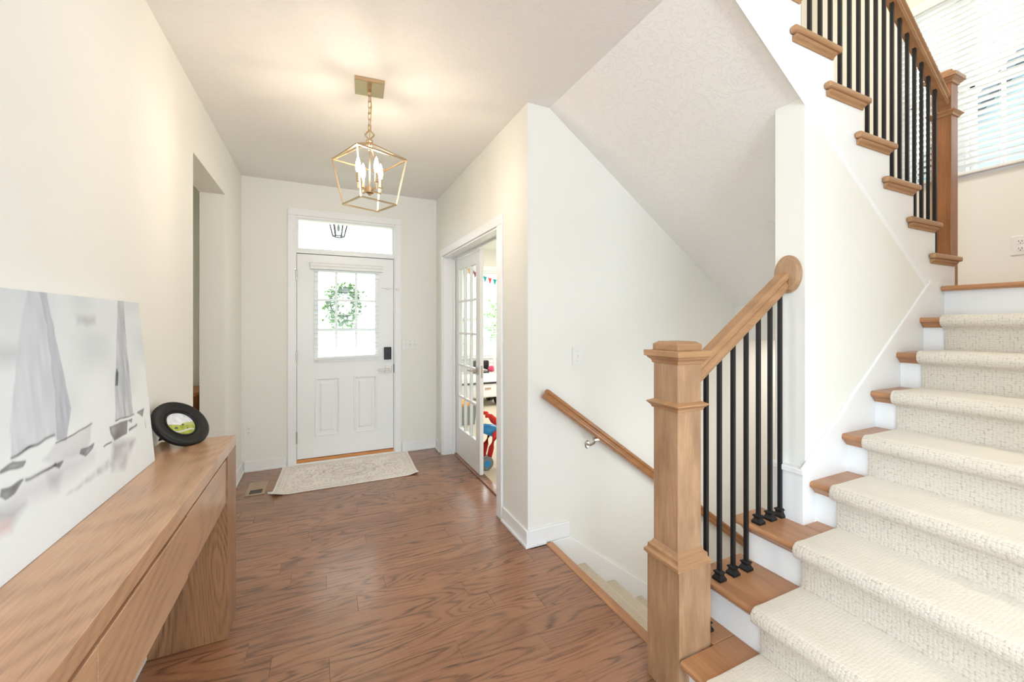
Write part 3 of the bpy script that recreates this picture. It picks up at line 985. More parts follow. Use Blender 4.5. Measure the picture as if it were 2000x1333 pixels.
def baluster_run(parent, items, y, shoe):
    """items: (x, z bottom, z top)"""
    for x, z0, z1 in items:
        bm = bmesh.new()
        h = 0.0075
        bx(bm, x - h, x + h, y - h, y + h, z0 + 0.001, z1)
        b = obj('baluster', bm, M['black'], parent, 0.0015, loc=(x, y, z0))
        if shoe:
            bm = bmesh.new()
            shoe_mesh(bm, x, y, z0 + 0.0005)
            obj('shoe', bm, M['black'], b)

rl = thing('stair_railing', 'lower stair railing with stained newel, black iron balusters and sloping handrail', 'railing', (1.233, 1.142, 0))
newel(rl, (1.1535, 1.3125, 1.060, 1.219), (1.167, 1.286, 1.080, 1.199), 0.0, 1.066, 1.301, base_ring=0.475)
YB = 1.115
RB = lambda x: 1.163 + 0.690 * (x - 1.329)
obj('handrail', rail_mesh((1.285, YB, RB(1.285)), (XW - 0.022, YB, RB(XW - 0.022)), 0.060, 0.082), M['stairX'], rl, 0.003)
bm = bmesh.new()
lathe(bm, [(0.5, -0.022), (0.78, -0.022), (0.86, -0.020), (0.90, -0.014), (0.98, -0.012), (1.0, -0.008), (1.0, 0.0), (0.5, 0.0)], (XW, 1.100, 1.583), 40, 'X', (0.057, 0.083))
obj('rosette', bm, M['stairZ'], rl)
items = []
for i, x in enumerate((1.355, 1.43, 1.51, 1.59, 1.668, 1.745, 1.813)):
    n = 1 if x < X0 + T_ - NOSE else (2 if x < X0 + 2 * T_ - NOSE else 3)
    items.append((x, n * R_, RB(x) + 0.012))
baluster_run(rl, items, YB, True)

rl2 = thing('stair_railing', 'upper stair railing with black balusters in front of the landing window', 'railing', (3.30, 1.085, ZL))
newel(rl2, (3.262, 3.349, 1.045, 1.130), (3.262, 3.349, 1.045, 1.130), ZL, 2.587, 2.835, mz='stairShade')
RB2 = lambda x: 2.697 + 0.700 * (3.152 - x)
YB2 = 1.078
obj('handrail', rail_mesh((3.262, YB2, RB2(3.262)), (1.45, YB2, RB2(1.45)), 0.060, 0.075), M['stairX'], rl2, 0.003)
items = []
for i in range(-2, 17):
    x = 3.158 - 0.0797 * (16 - i)
    k = max(k_ for k_ in range(1, KT + 1) if NX(k_) - 0.005 > x)
    items.append((x, NZ(k), RB2(x) + 0.012))
baluster_run(rl2, items, YB2, False)

hr = thing('wall_handrail', 'stained handrail on brackets sloping down the cellar stair wall', 'handrail', (1.22, YF, 0.95))
RW = lambda x: 0.918 - 0.727 * (x - 1.205)
bm = rail_mesh((1.205, YF - 0.075, RW(1.205)), (3.6, YF - 0.075, RW(3.6)), 0.050, 0.075)
for v in bm.verts:
    if v.co.x < 1.3:
        t_ = (v.co.z - RW(1.205)) * 0.48
        v.co.x += t_
        v.co.z -= 0.727 * t_
obj('handrail', bm, M['stairR'], hr, 0.003)
for x in (1.60, 2.42, 3.2):
    z = RW(x)
    bm = bmesh.new()
    lathe(bm, [(0.002, YF - 0.010), (0.016, YF - 0.010), (0.022, YF - 0.004), (0.022, YF)], (x - 0.02, 0, z - 0.06), 16, 'Y', (0.8, 1.25))
    tube(bm, [(x - 0.02, YF - 0.006, z - 0.060), (x - 0.018, YF - 0.030, z - 0.058), (x - 0.008, YF - 0.055, z - 0.040), (x, YF - 0.072, z - 0.012)], 0.0075, 8)
    bx(bm, x - 0.02, x + 0.02, YF - 0.085, YF - 0.062, z - 0.012 - 0.003, z - 0.003)
    obj('bracket', bm, M['nickel'], hr, smooth=False)

# ------------------------------------------------------------------ landing window with blinds
def window(name, label, axis, plane, depth, u0, u1, z0, z1, lights, muntins, rail_z, mat=None):
    """double-hung window lights in a wall opening; axis 'X' = plane x const (u is y), 'Y' = plane y const (u is x); depth signed to outside"""
    w = thing(name, label, 'window', ((plane, (u0 + u1) / 2, z0) if axis == 'X' else ((u0 + u1) / 2, plane, z0)))
    w['kind'] = 'structure'
    def B(bm, a, b, p, q, c, d):
        lo, hi = sorted((plane + p, plane + q))
        if axis == 'X': bx(bm, lo, hi, a, b, c, d)
        else: bx(bm, a, b, lo, hi, c, d)
    s = 1 if depth > 0 else -1
    bm = bmesh.new()
    e = 0.03
    B(bm, u0, u0 + e, 0.02 * s, depth, z0, z1); B(bm, u1 - e, u1, 0.02 * s, depth, z0, z1)
    B(bm, u0 + e, u1 - e, 0.02 * s, depth, z1 - e, z1); B(bm, u0 + e, u1 - e, 0.02 * s, depth, z0, z0 + e)
    for a, b in zip(lights, lights[1:]):
        B(bm, a[1], b[0], 0.02 * s, depth, z0 + e, z1 - e)
    obj('window_frame', bm, M['trim'], w, 0.002)
    for a, b in lights:
        bm = bmesh.new()
        B(bm, a, b, depth * 0.55, depth * 0.8, rail_z - 0.02, rail_z + 0.02)
        for zz0, zz1 in ((z0 + e, z0 + e + 0.03), (z1 - e - 0.03, z1 - e)):
            B(bm, a, b, depth * 0.55, depth * 0.8, zz0, zz1)
        for q in (a, b - 0.028):
            B(bm, q, q + 0.028, depth * 0.55, depth * 0.8, z0 + e, z1 - e)
        obj('sash', bm, M['trim'], w, 0.002)
        for m in range(1, muntins):
            q = a + (b - a) * m / muntins
            bm = bmesh.new()
            B(bm, q - 0.009, q + 0.009, depth * 0.6, depth * 0.75, z0 + e, z1 - e)
            obj('muntin', bm, M['trim'], w)
        for c, d in ((z0 + e, rail_z), (rail_z, z1 - e)):
            bm = bmesh.new()
            B(bm, a, b, depth * 0.66, depth * 0.66 + 0.004 * s, c, d)
            obj('pane', M and bm, M['glass'], w)
    return w

def blind(label, axis, plane, off, u0, u1, zt, zb, pitch, tilt, val=True, name='window_blind'):
    b = thing(name, label, 'blind', ((plane, (u0 + u1) / 2, zt) if axis == 'X' else ((u0 + u1) / 2, plane, zt)))
    um = (u0 + u1) / 2
    hw = (u1 - u0) / 2
    def pt(u, p, z):
        return (p, u, z) if axis == 'X' else (u, p, z)
    bm = bmesh.new()
    q = plane + off
    def B(a, c, p0, p1, z0, z1):
        lo, hi = sorted((p0, p1))
        if axis == 'X': bx(bm, lo, hi, a, c, z0, z1)
        else: bx(bm, a, c, lo, hi, z0, z1)
    B(u0, u1, q - 0.028, q + 0.028, zt - 0.05, zt)
    obj('head_rail', bm, M['blind'], b, 0.003)
    n = int((zt - 0.06 - zb) / pitch)
    bm = bmesh.new()
    c_, s_ = 0.024 * math.cos(tilt), 0.024 * math.sin(tilt)
    pr_ = [(-c_, -s_ - 0.0012), (c_, s_ - 0.0012), (c_, s_ + 0.0012), (-c_, -s_ + 0.0012)]
    if axis == 'X':
        prism(bm, pr_, 'Y', -hw + 0.004, hw - 0.004)
    else:
        prism(bm, pr_, 'X', -hw + 0.004, hw - 0.004)
    sl = obj('slat', bm, M['blind'], b, loc=(0, 0, 0))
    o0 = wloc(b)
    sl.location = Vector(pt(um, q, zt - 0.07)) - o0
    for i in range(1, n):
        sub(sl, Vector(pt(um, q, zt - 0.07 - i * pitch)) - o0, b)
    bm = bmesh.new()
    B(u0 + 0.004, u1 - 0.004, q - 0.025, q + 0.025, zb - 0.012, zb + 0.008)
    obj('bottom_rail', bm, M['blind'], b, 0.003)
    bm = bmesh.new()
    for u in (u0 + 0.10, (u0 + u1) / 2, u1 - 0.10):
        for dq in (-0.025, 0.025):
            tube(bm, [pt(u, q + dq, zt - 0.04), pt(u, q + dq, zb)], 0.0010, 4)
    obj('ladder_cord', bm, M['blind'], b)['kind'] = 'stuff'
    return b

window('window_2', 'bright landing window behind the newel post', 'X', XB, 0.15, 0.56, 1.635, 2.42, 3.81, [(0.59, 0.92), (0.96, 1.275), (1.315, 1.605)], 2, 3.10)
blind('white slatted blind over the stair landing window', 'X', XB, -0.012, 0.565, 1.632, 3.80, 2.445, 0.044, math.radians(-12))
bm = bmesh.new()
bx(bm, XB - 0.014, XB, 0.48, 0.56, 2.36, 3.89)
bx(bm, XB - 0.014, XB, 1.635, 1.66, 2.40, 3.84)
bx(bm, XB - 0.014, XB, 0.56, 1.635, 3.81, 3.84)
struct(obj('trim_2', bm, M['trim'], None, 0.003), 'thin white trim round the landing window', 'trim')

# ------------------------------------------------------------------ den window, blinds, bunting
window('window_3', 'bright double-hung window of the den beyond the glazed door', 'Y', 7.0, 0.12, 2.28, 3.14, 0.75, 2.33, [(2.31, 3.11)], 1, 1.42)
window('window_4', 'second den window beside the first', 'Y', 7.0, 0.12, 3.24, 4.10, 0.75, 2.33, [(3.27, 4.07)], 1, 1.42)
blind('white slatted blind pulled to mid height over the den window', 'Y', 7.0, -0.032, 2.29, 3.13, 1.46, 1.00, 0.044, math.radians(10))
bm = bmesh.new()
bx(bm, 2.19, 2.28, 6.985, 7.0, 0.66, 2.42)
bx(bm, 3.14, 3.24, 6.985, 7.0, 0.66, 2.42)
bx(bm, 4.10, 4.19, 6.985, 7.0, 0.66, 2.42)
bx(bm, 2.28, 4.10, 6.985, 7.0, 2.33, 2.42)
bx(bm, 2.20, 4.18, 6.95, 7.0, 0.72, 0.75)
bx(bm, 2.28, 4.10, 6.985, 7.0, 0.64, 0.72)
struct(obj('trim_3', bm, M['trim'], None, 0.003), 'white trim round the den windows', 'trim')
bu = thing('bunting', 'string of coloured triangle flags across the den window', 'bunting', (3.1, 6.985, 2.16))
BZ = lambda x: 2.16 + 0.37 * (x - 3.1) ** 2
bm = bmesh.new()
tube(bm, [(2.235 + i * 0.0911, 6.93 + (0.055 if i in (0, 19) else 0.0), BZ(2.235 + i * 0.0911)) for i in range(20)], 0.003, 5)
obj('string', bm, M['cord'], bu)
fc = ['teal', 'orange', 'maroon', 'blue', 'teal', 'red', 'teal', 'orange', 'maroon', 'blue', 'red', 'teal', 'orange', 'maroon', 'blue', 'red', 'teal']
for i, c in enumerate(fc):
    x = 2.305 + i * 0.0965
    zt = BZ(x)
    bm = bmesh.new()
    prism(bm, [(x - 0.042, zt + 0.37 * 2 * (3.1 - x) * 0.042), (x + 0.042, zt - 0.37 * 2 * (3.1 - x) * 0.042), (x + 0.002, zt - 0.125)], 'Y', 6.928, 6.931)
    fl = obj('flag', bm, M[c], bu)
    fl['label'] = c + ' flag'

# ------------------------------------------------------------------ toys in the den
tr = thing('push_toy', 'red and blue plastic push toy just inside the den', 'toy', (1.60, 3.62, 0.004))
z0 = 0.004
for dy in (-0.07, 0.07):
    bm = bmesh.new()
    tube(bm, [(1.405, 3.60 + dy, z0 + 0.07), (1.435, 3.60 + dy, z0 + 0.20), (1.475, 3.60 + dy * 0.95, z0 + 0.31), (1.54, 3.60 + dy * 0.8, z0 + 0.36)], [0.022, 0.026, 0.032, 0.024], 10)
    obj('leg', bm, M['red'], tr, smooth=True)
    bm = bmesh.new()
    tube(bm, [(1.38, 3.60 + dy * 0.9, z0 + 0.50), (1.43, 3.60 + dy * 0.9, z0 + 0.50), (1.47, 3.60 + dy * 0.9, z0 + 0.465), (1.50, 3.60 + dy * 0.9, z0 + 0.41), (1.56, 3.60 + dy * 0.9, z0 + 0.37), (1.66, 3.60 + dy * 0.9, z0 + 0.33)], 0.019, 10)
    obj('frame_arch', bm, M['red'], tr, smooth=True)
bm = bmesh.new()
tube(bm, [(1.38, 3.60, z0 + 0.37), (1.46, 3.60, z0 + 0.345), (1.54, 3.60, z0 + 0.31), (1.66, 3.60, z0 + 0.29), (1.80, 3.60, z0 + 0.28)], [0.045, 0.055, 0.06, 0.075, 0.06], 12)
obj('seat', bm, M['blue'], tr, smooth=True)
bm = bmesh.new()
tube(bm, [(1.62, 3.44, z0 + 0.36), (1.62, 3.60, z0 + 0.40), (1.62, 3.76, z0 + 0.36)], 0.016, 8)
obj('handlebar', bm, M['dblue'], tr, smooth=True)
for x, y in ((1.385, 3.52), (1.385, 3.68), (1.82, 3.48), (1.82, 3.72)):
    bm = bmesh.new()
    lathe(bm, [(0.02, y - 0.022), (0.058, y - 0.022), (0.064, y - 0.012), (0.064, y + 0.012), (0.058, y + 0.022), (0.02, y + 0.022)], (x, 0, z0 + 0.064), 24, 'Y')
    wl = obj('wheel', bm, M['rubber'], tr, smooth=False)
    bm = bmesh.new()
    lathe(bm, [(0.005, y - 0.026), (0.03, y - 0.026), (0.03, y + 0.026), (0.005, y + 0.026)], (x, 0, z0 + 0.064), 16, 'Y')
    obj('hub', bm, M['blue'], wl)
bm = bmesh.new()
tube(bm, [(1.82, 3.60, z0 + 0.27), (1.82, 3.60, z0 + 0.09)], 0.03, 10)
tube(bm, [(1.82, 3.5, z0 + 0.064), (1.82, 3.7, z0 + 0.064)], 0.012, 8)
tube(bm, [(1.385, 3.53, z0 + 0.064), (1.385, 3.67, z0 + 0.064)], 0.012, 8)
obj('fork', bm, M['red'], tr)

car = thing('ride_on_car', 'white ride-on toy car with black wheels by the den window', 'toy car', (2.35, 6.45, z0))
bm = bmesh.new()
prism(bm, [(6.12, 0.16), (6.12, 0.40), (6.16, 0.50), (6.42, 0.53), (6.46, 0.40), (6.72, 0.40), (6.74, 0.52), (6.84, 0.50), (6.86, 0.18)], 'X', 1.75, 2.72)
obj('body', bm, M['whitepl'], car, 0.03, 3)
bm = bmesh.new()
for x in (1.80, 2.67):
    tube(bm, [(x, 6.36, 0.50), (x, 6.48, 0.82), (x, 6.60, 0.83)], 0.022, 8)
tube(bm, [(1.80, 6.48, 0.82), (2.67, 6.48, 0.82)], 0.022, 8)
obj('windscreen_frame', bm, M['whitepl'], car, smooth=True)
bm = bmesh.new()
bx(bm, 1.82, 2.65, 6.105, 6.125, 0.385, 0.415)
obj('grille', bm, M['blackpl'], car, 0.004)
bm = bmesh.new()
bx(bm, 2.38, 2.48, 6.108, 6.122, 0.30, 0.325)
obj('plate', bm, M['vent'], car)
bm = bmesh.new()
bx(bm, 2.36, 2.655, 6.62, 6.73, 0.40, 0.72)
obj('seat', bm, M['blackpl'], car, 0.03, 3)
for x in (1.78, 2.69):
    for y in (6.30, 6.70):
        bm = bmesh.new()
        lathe(bm, [(0.03, x - 0.05), (0.12, x - 0.05), (0.135, x - 0.035), (0.135, x + 0.035), (0.12, x + 0.05), (0.03, x + 0.05)], (0, y, 0.139), 24, 'X')
        obj('wheel', bm, M['blackpl'], car)
ph = thing('plush_toy', 'pink and dark plush toy lying in the white toy car', 'toy', (2.60, 6.54, 0.43))
bm = bmesh.new()
bmesh.ops.create_icosphere(bm, subdivisions=2, radius=0.075, matrix=Matrix.Translation((2.66, 6.54, 0.575)) @ Matrix.Diagonal((0.9, 0.75, 0.75, 1)))
obj('body', bm, M['pink'], ph, smooth=True)
bm = bmesh.new()
bmesh.ops.create_icosphere(bm, subdivisions=2, radius=0.07, matrix=Matrix.Translation((2.55, 6.53, 0.50)))
obj('head', bm, M['blackpl'], ph, smooth=True)
bk = thing('toy_bin', 'orange topped grey toy bin behind the lower panes of the glazed door', 'bin', (1.75, 5.3, z0))
bm = bmesh.new()
rings(bm, [sqring(1.72, 5.3, z0 + 0.001, 0.14, 0.14), sqring(1.72, 5.3, z0 + 0.26, 0.17, 0.17)])
obj('bin', bm, M['rubber'], bk, 0.01)
bm = bmesh.new()
rings(bm, [sqring(1.72, 5.3, z0 + 0.262, 0.172, 0.172), sqring(1.72, 5.3, z0 + 0.30, 0.172, 0.172), sqring(1.72, 5.3, z0 + 0.33, 0.12, 0.12)])
obj('lid', bm, M['orange'], bk, 0.008)

# ------------------------------------------------------------------ switches and outlets
def plate_y(name, label, cat, x0, x1, z0, z1, y):
    t = thing(name, label, cat, ((x0 + x1) / 2, y, (z0 + z1) / 2))
    boxo('plate', M['plate'], t, x0, x1, y - 0.006, y, z0, z1, bevel=0.003)
    return t
def toggles(t, xs, z, y):
    for x in xs:
        bm = bmesh.new()
        prism(bm, [(y - 0.006, z - 0.010), (y - 0.016, z + 0.004), (y - 0.015, z + 0.008), (y - 0.006, z + 0.008)], 'X', x - 0.005, x + 0.005)
        obj('toggle', bm, M['plate'], t)
        for dz in (-0.028, 0.028):
            bm = bmesh.new()
            lathe(bm, [(0.0005, y - 0.0075), (0.0028, y - 0.0072), (0.0028, y - 0.006)], (x, 0, z + dz), 8, 'Y')
            obj('screw', bm, M['nickel'], t)
def sockets_y(t, x, z, y):
    for dz in (0.020, -0.020):
        bm = bmesh.new()
        lathe(bm, [(0.001, y - 0.008), (0.0165, y - 0.008), (0.0175, y - 0.006)], (x, 0, z + dz), 20, 'Y', (1, 0.85))
        s = obj('socket', bm, M['plate'], t)
        bm = bmesh.new()
        for dx in (-0.006, 0.006):
            bx(bm, x + dx - 0.001, x + dx + 0.001, y - 0.0084, y - 0.0079, z + dz - 0.001, z + dz + 0.008)
        bx(bm, x - 0.002, x + 0.002, y - 0.0084, y - 0.0079, z + dz - 0.010, z + dz - 0.006)
        obj('slot', bm, M['slot'], s)
t = plate_y('light_switch', 'white triple light switch plate right of the front door', 'light switch', 0.768, 0.944, 1.085, 1.202, YD)
toggles(t, (0.81, 0.856, 0.902), 1.143, YD)
t = plate_y('light_switch', 'white single light switch above the cellar handrail', 'light switch', 1.463, 1.543, 1.094, 1.217, YF)
toggles(t, (1.503,), 1.155, YF)
t = plate_y('wall_outlet', 'white double outlet low on the wall left of the front door', 'outlet', -0.652, -0.568, 0.314, 0.438, YD)
sockets_y(t, -0.610, 0.376, YD)
t = thing('wall_outlet', 'white double outlet on the cream landing wall under the window', 'outlet', (XB, 1.012, 1.89))
boxo('plate', M['plate'], t, XB - 0.006, XB, 0.972, 1.060, 1.822, 1.950, bevel=0.003)
for dz in (0.024, -0.024):
    bm = bmesh.new()
    lathe(bm, [(0.001, XB - 0.008), (0.0185, XB - 0.008), (0.0195, XB - 0.006)], (0, 1.016, 1.886 + dz), 20, 'X', (1, 0.85))
    s = obj('socket', bm, M['plate'], t)
    bm = bmesh.new()
    for dy in (-0.007, 0.007):
        bx(bm, XB - 0.0086, XB - 0.0079, 1.016 + dy - 0.0014, 1.016 + dy + 0.0014, 1.886 + dz - 0.001, 1.886 + dz + 0.009)
    bx(bm, XB - 0.0086, XB - 0.0079, 1.0135, 1.0185, 1.886 + dz - 0.011, 1.886 + dz - 0.006)
    obj('slot', bm, M['slot'], s)

# ------------------------------------------------------------------ floor vent and rug
fv = thing('floor_vent', 'tan metal floor register beside the entrance rug', 'vent', (-0.485, 3.93, 0))
bm = bmesh.new()
X_, Y_ = (-0.556, -0.416), (3.785, 4.080)
bx(bm, X_[0], X_[1], Y_[0], Y_[0] + 0.028, 0.0005, 0.006)
bx(bm, X_[0], X_[1], Y_[1] - 0.028, Y_[1], 0.0005, 0.006)
bx(bm, X_[0], X_[0] + 0.026, Y_[0] + 0.028, Y_[1] - 0.028, 0.0005, 0.006)
bx(bm, X_[1] - 0.026, X_[1], Y_[0] + 0.028, Y_[1] - 0.028, 0.0005, 0.006)
obj('frame', bm, M['vent'], fv, 0.002)
bm = bmesh.new()
bx(bm, X_[0] + 0.026, X_[1] - 0.026, Y_[0] + 0.028, Y_[1] - 0.028, 0.0003, 0.0012)
obj('damper', bm, M['ventd'], fv)
bm = bmesh.new()
bx(bm, X_[0] + 0.026, X_[1] - 0.026, 3.905, Y_[1] - 0.028, 0.0013, 0.0040)
obj('sliding_cover', bm, M['vent'], fv, 0.001)

def grid_obj(name, nx, ny, fpos, cols, mat, parent=None):
    u, v = np.meshgrid(np.linspace(0, 1, nx), np.linspace(0, 1, ny))
    P3 = fpos(u, v).reshape(-1, 3)
    idx = np.arange(nx * ny).reshape(ny, nx)
    q = np.stack([idx[:-1, :-1], idx[:-1, 1:], idx[1:, 1:], idx[1:, :-1]], -1).reshape(-1, 4)
    me = bpy.data.meshes.new(name)
    off = np.array(wloc(parent)) if parent else np.zeros(3)
    me.from_pydata((P3 - off).tolist(), [], q.tolist())
    o = bpy.data.objects.new(name, me)
    COL.objects.link(o)
    me.materials.append(mat)
    if parent: o.parent = parent
    colour_mesh(o, cols(u, v).reshape(-1, 3))
    return o

def vnoise(u, v, fx, fy, seed):
    """smooth value noise on arrays"""
    r = np.random.default_rng(seed).random((64, 64))
    x, y = u * fx, v * fy
    xi, yi = np.floor(x).astype(int), np.floor(y).astype(int)
    a, b = x - xi, y - yi
    a, b = a * a * (3 - 2 * a), b * b * (3 - 2 * b)
    g = lambda i, j: r[j % 64, i % 64]
    return (g(xi, yi) * (1 - a) + g(xi + 1, yi) * a) * (1 - b) + (g(xi, yi + 1) * (1 - a) + g(xi + 1, yi + 1) * a) * b

lin = lambda r, g, b: np.array(S(r, g, b)[:3])
rug = thing('entrance_rug', 'cream rug with faded grey medallion pattern before the front door', 'rug', (0.24, 4.04, 0))
RX, RY = (-0.350, 0.806), (3.695, 4.395)
def rug_pos(u, v):
    x = RX[0] + (RX[1] - RX[0]) * u + 0.03 * (v - 0.5)
    y = RY[0] + (RY[1] - RY[0]) * v
    d = np.hypot(u * 1.156, v * 0.7)
    d2 = np.hypot((1 - u) * 1.156, v * 0.7)
    z = 0.0065 + 0.022 * np.exp(-(d / 0.07) ** 2) + 0.020 * np.exp(-(d2 / 0.06) ** 2) + 0.002 * vnoise(u, v, 9, 6, 3)
    return np.stack([x, y, z], -1)
def rug_col(u, v):
    X, Y = u * 1.156, v * 0.70
    base = lin(255, 249, 243)
    grey = lin(150, 138, 136)
    pink = lin(246, 230, 218)
    d = np.minimum(np.minimum(X, 1.156 - X), np.minimum(Y, 0.70 - Y))
    f = np.zeros_like(u)
    for a, w, s in ((0.018, 0.003, 0.5), (0.030, 0.003, 0.55), (0.072, 0.003, 0.55), (0.084, 0.002, 0.5)):
        f = np.maximum(f, s * np.exp(-((d - a) / w) ** 2))
    inb = (d > 0.035) & (d < 0.068)
    f = np.maximum(f, inb * 0.45 * (np.sin(X * 150) * np.sin(Y * 150) > 0.25))
    cx_, cy_ = X - 0.578, Y - 0.35
    r = np.hypot(cx_ / 1.35, cy_)
    th = np.arctan2(cy_, cx_ / 1.35)
    petal = 0.5 + 0.5 * np.cos(12 * th)
    med = (r < 0.17 + 0.022 * petal) & (d > 0.09)
    ringp = np.exp(-((r - 0.165 - 0.02 * petal) / 0.006) ** 2) + np.exp(-((r - 0.10 - 0.015 * petal) / 0.006) ** 2) + np.exp(-((r - 0.045) / 0.006) ** 2)
    f = np.maximum(f, 0.6 * ringp * (d > 0.088))
    motif = np.sin(X * 95 + 3 * np.sin(Y * 40)) * np.sin(Y * 105 + 3 * np.sin(X * 38))
    f = np.maximum(f, (d > 0.09) * 0.55 * (motif > 0.35) * (0.55 + 0.45 * vnoise(u, v, 60, 40, 5)))
    f = np.maximum(f, med * 0.30 * (np.sin(r * 260) * np.cos(12 * th) > 0.2))
    for sx in (-0.37, 0.37):
        rr = np.hypot((cx_ - sx) / 1.3, cy_)
        f = np.maximum(f, 0.5 * np.exp(-((rr - 0.045) / 0.006) ** 2) * (d > 0.09))
    f = f * (0.45 + 0.75 * vnoise(u, v, 14, 9, 9)) + 0.10 * vnoise(u, v, 60, 60, 11)
    p = 0.5 * vnoise(u, v, 22, 15, 21)
    c = base + (pink - base) * p[..., None]
    return c + (grey - c) * np.clip(f, 0, 1)[..., None]
rs = grid_obj('rug_pile', 340, 210, rug_pos, rug_col, M['rug'], rug)
m = rs.modifiers.new('thick', 'SOLIDIFY'); m.thickness = 0.005; m.offset = -1
bm = bmesh.new()
prism(bm, [(-0.345, 3.745), (-0.385, 3.750), (-0.400, 3.792), (-0.340, 3.790)], 'Z', 0.008, 0.0095)
obj('care_tag', bm, M['plate'], rug)

# ------------------------------------------------------------------ console table
ct = thing('console_table', 'long oak console table with drawers along the left wall', 'table', (-0.51, 1.15, 0))
CX0, CX1, CY0, CY1, CT = -0.652, -0.371, 0.235, 2.309, 0.838
boxo('tabletop', M['oakY'], ct, CX0, CX1, CY0, CY1, CT - 0.046, CT, bevel=0.0015)
for a, b in ((2.118, CY1), (CY0, 0.425)):
    boxo('leg', M['oakZ'], ct, CX0, CX1, a, b, 0.0, CT - 0.0465, bevel=0.0015)
bm = bmesh.new()
bx(bm, CX0, CX1 - 0.022, 0.425, 2.118, 0.60, CT - 0.0465)
obj('drawer_case', bm, M['oakY'], ct)
for a, b in ((1.549, 2.114), (0.994, 1.546), (0.429, 0.991)):
    boxo('drawer', M['oakY'], ct, CX1 - 0.021, CX1 - (0.004 if a > 1.5 else 0.0), a, b, 0.590, 0.780, bevel=0.0015)

# ------------------------------------------------------------------ canvas picture leaning on the wall
cv = thing('canvas_painting', 'grey and white watercolour sailboat canvas leaning on the console', 'painting', (-0.585, 1.55, CT))
B0, B1 = np.array([-0.585, CT + 0.001]), np.array([-0.634, 1.447])
CYa, CYb = 1.09, 2.005
nrm = np.array([B1[1] - B0[1], -(B1[0] - B0[0])]); nrm /= np.linalg.norm(nrm)
def cpos(u, v):
    x = B0[0] + (B1[0] - B0[0]) * v + nrm[0] * 0.0006
    z = B0[1] + (B1[1] - B0[1]) * v + nrm[1] * 0.0006
    return np.stack([x, CYa + (CYb - CYa) * u, z], -1)
def seg_d(u, v, pts, closed=True):
    n = len(pts)
    dm = np.full(u.shape, 9.0)
    inside = np.zeros(u.shape, bool)
    for i in range(n if closed else n - 1):
        (x0, y0), (x1, y1) = pts[i], pts[(i + 1) % n]
        ex, ey = (x1 - x0) * 1.5, y1 - y0
        px, py = (u - x0) * 1.5, v - y0
        t = np.clip((px * ex + py * ey) / (ex * ex + ey * ey + 1e-12), 0, 1)
        dm = np.minimum(dm, np.hypot(px - t * ex, py - t * ey))
        if closed:
            c = ((y0 > v) != (y1 > v)) & (u < (x1 - x0) * (v - y0) / (y1 - y0 + 1e-12) + x0)
            inside ^= c
    return np.where(inside, -dm, dm) if closed else dm
PA = dict(
 sail1=[(.296, 1.004), (.367, 1.012), (.387, .923), (.399, .766), (.428, .511), (.424, .482), (.392, .373), (.345, .391), (.339, .413), (.24, .407), (.169, .396), (.177, .499), (.241, .814), (.291, .981)],
 sail1d=[(.346, 1.005), (.371, 1.008), (.399, .766), (.43, .501), (.392, .373), (.35, .389), (.365, .587), (.363, .855)],
 sail2=[(.813, 1.007), (.856, 1.007), (.844, .716), (.836, .344), (.696, .363), (.717, .53), (.784, .849)],
 sliver=[(.743, .625), (.753, .598), (.738, .538), (.722, .541)], hull2=[(.649, .337), (.783, .328), (.768, .262), (.671, .262), (.652, .305)],
 blob1=[(.792, .325), (.823, .324), (.816, .308)], tri=[(.879, .342), (.941, .347), (.923, .31)],
 hullL=[(.131, .366), (.171, .379), (.214, .364), (.204, .354), (.131, .36)], hullL2=[(.122, .284), (.128, .304), (.198, .3), (.166, .274), (.135, .268)],
 bl2=[(.327, .295), (.364, .291), (.346, .278)], body=[(.343, .378), (.535, .393), (.518, .323), (.485, .283), (.343, .296), (.278, .337)],
 bl3=[(.453, .286), (.461, .298), (.5, .295), (.535, .296), (.526, .284), (.482, .263)],
 refl=[(.661, .254), (.832, .198), (.772, .144), (.724, .09), (.632, .123)], band=[(.368, .148), (.617, .184), (.644, .142), (.39, .144)],
 w1=[(.507, .912), (.632, .909), (.627, .869), (.514, .864)], w2=[(.0, .83), (.241, .78), (.228, .738), (.0, .72)], red=[(.06, .201), (.141, .192), (.138, .165), (.06, .171)],
 gr=[(.06, .269), (.192, .213), (.157, .19), (.08, .216)], w3=[(.157, .263), (.299, .271), (.376, .291), (.52, .245), (.311, .209), (.163, .243)], w4=[(.294, .274), (.349, .255), (.331, .198), (.297, .217)])
LN = [([(.695, .357), (.846, .341)], .004), ([(.794, .272), (.861, .279)], .007), ([(.169, .396), (.24, .407), (.339, .413)], .006), ([(.21, .296), (.273, .298), (.333, .297)], .007),
      ([(.343, .378), (.435, .382), (.535, .391)], .004), ([(.597, .259), (.649, .259)], .004), ([(.937, .28), (.945, .23)], .003)]
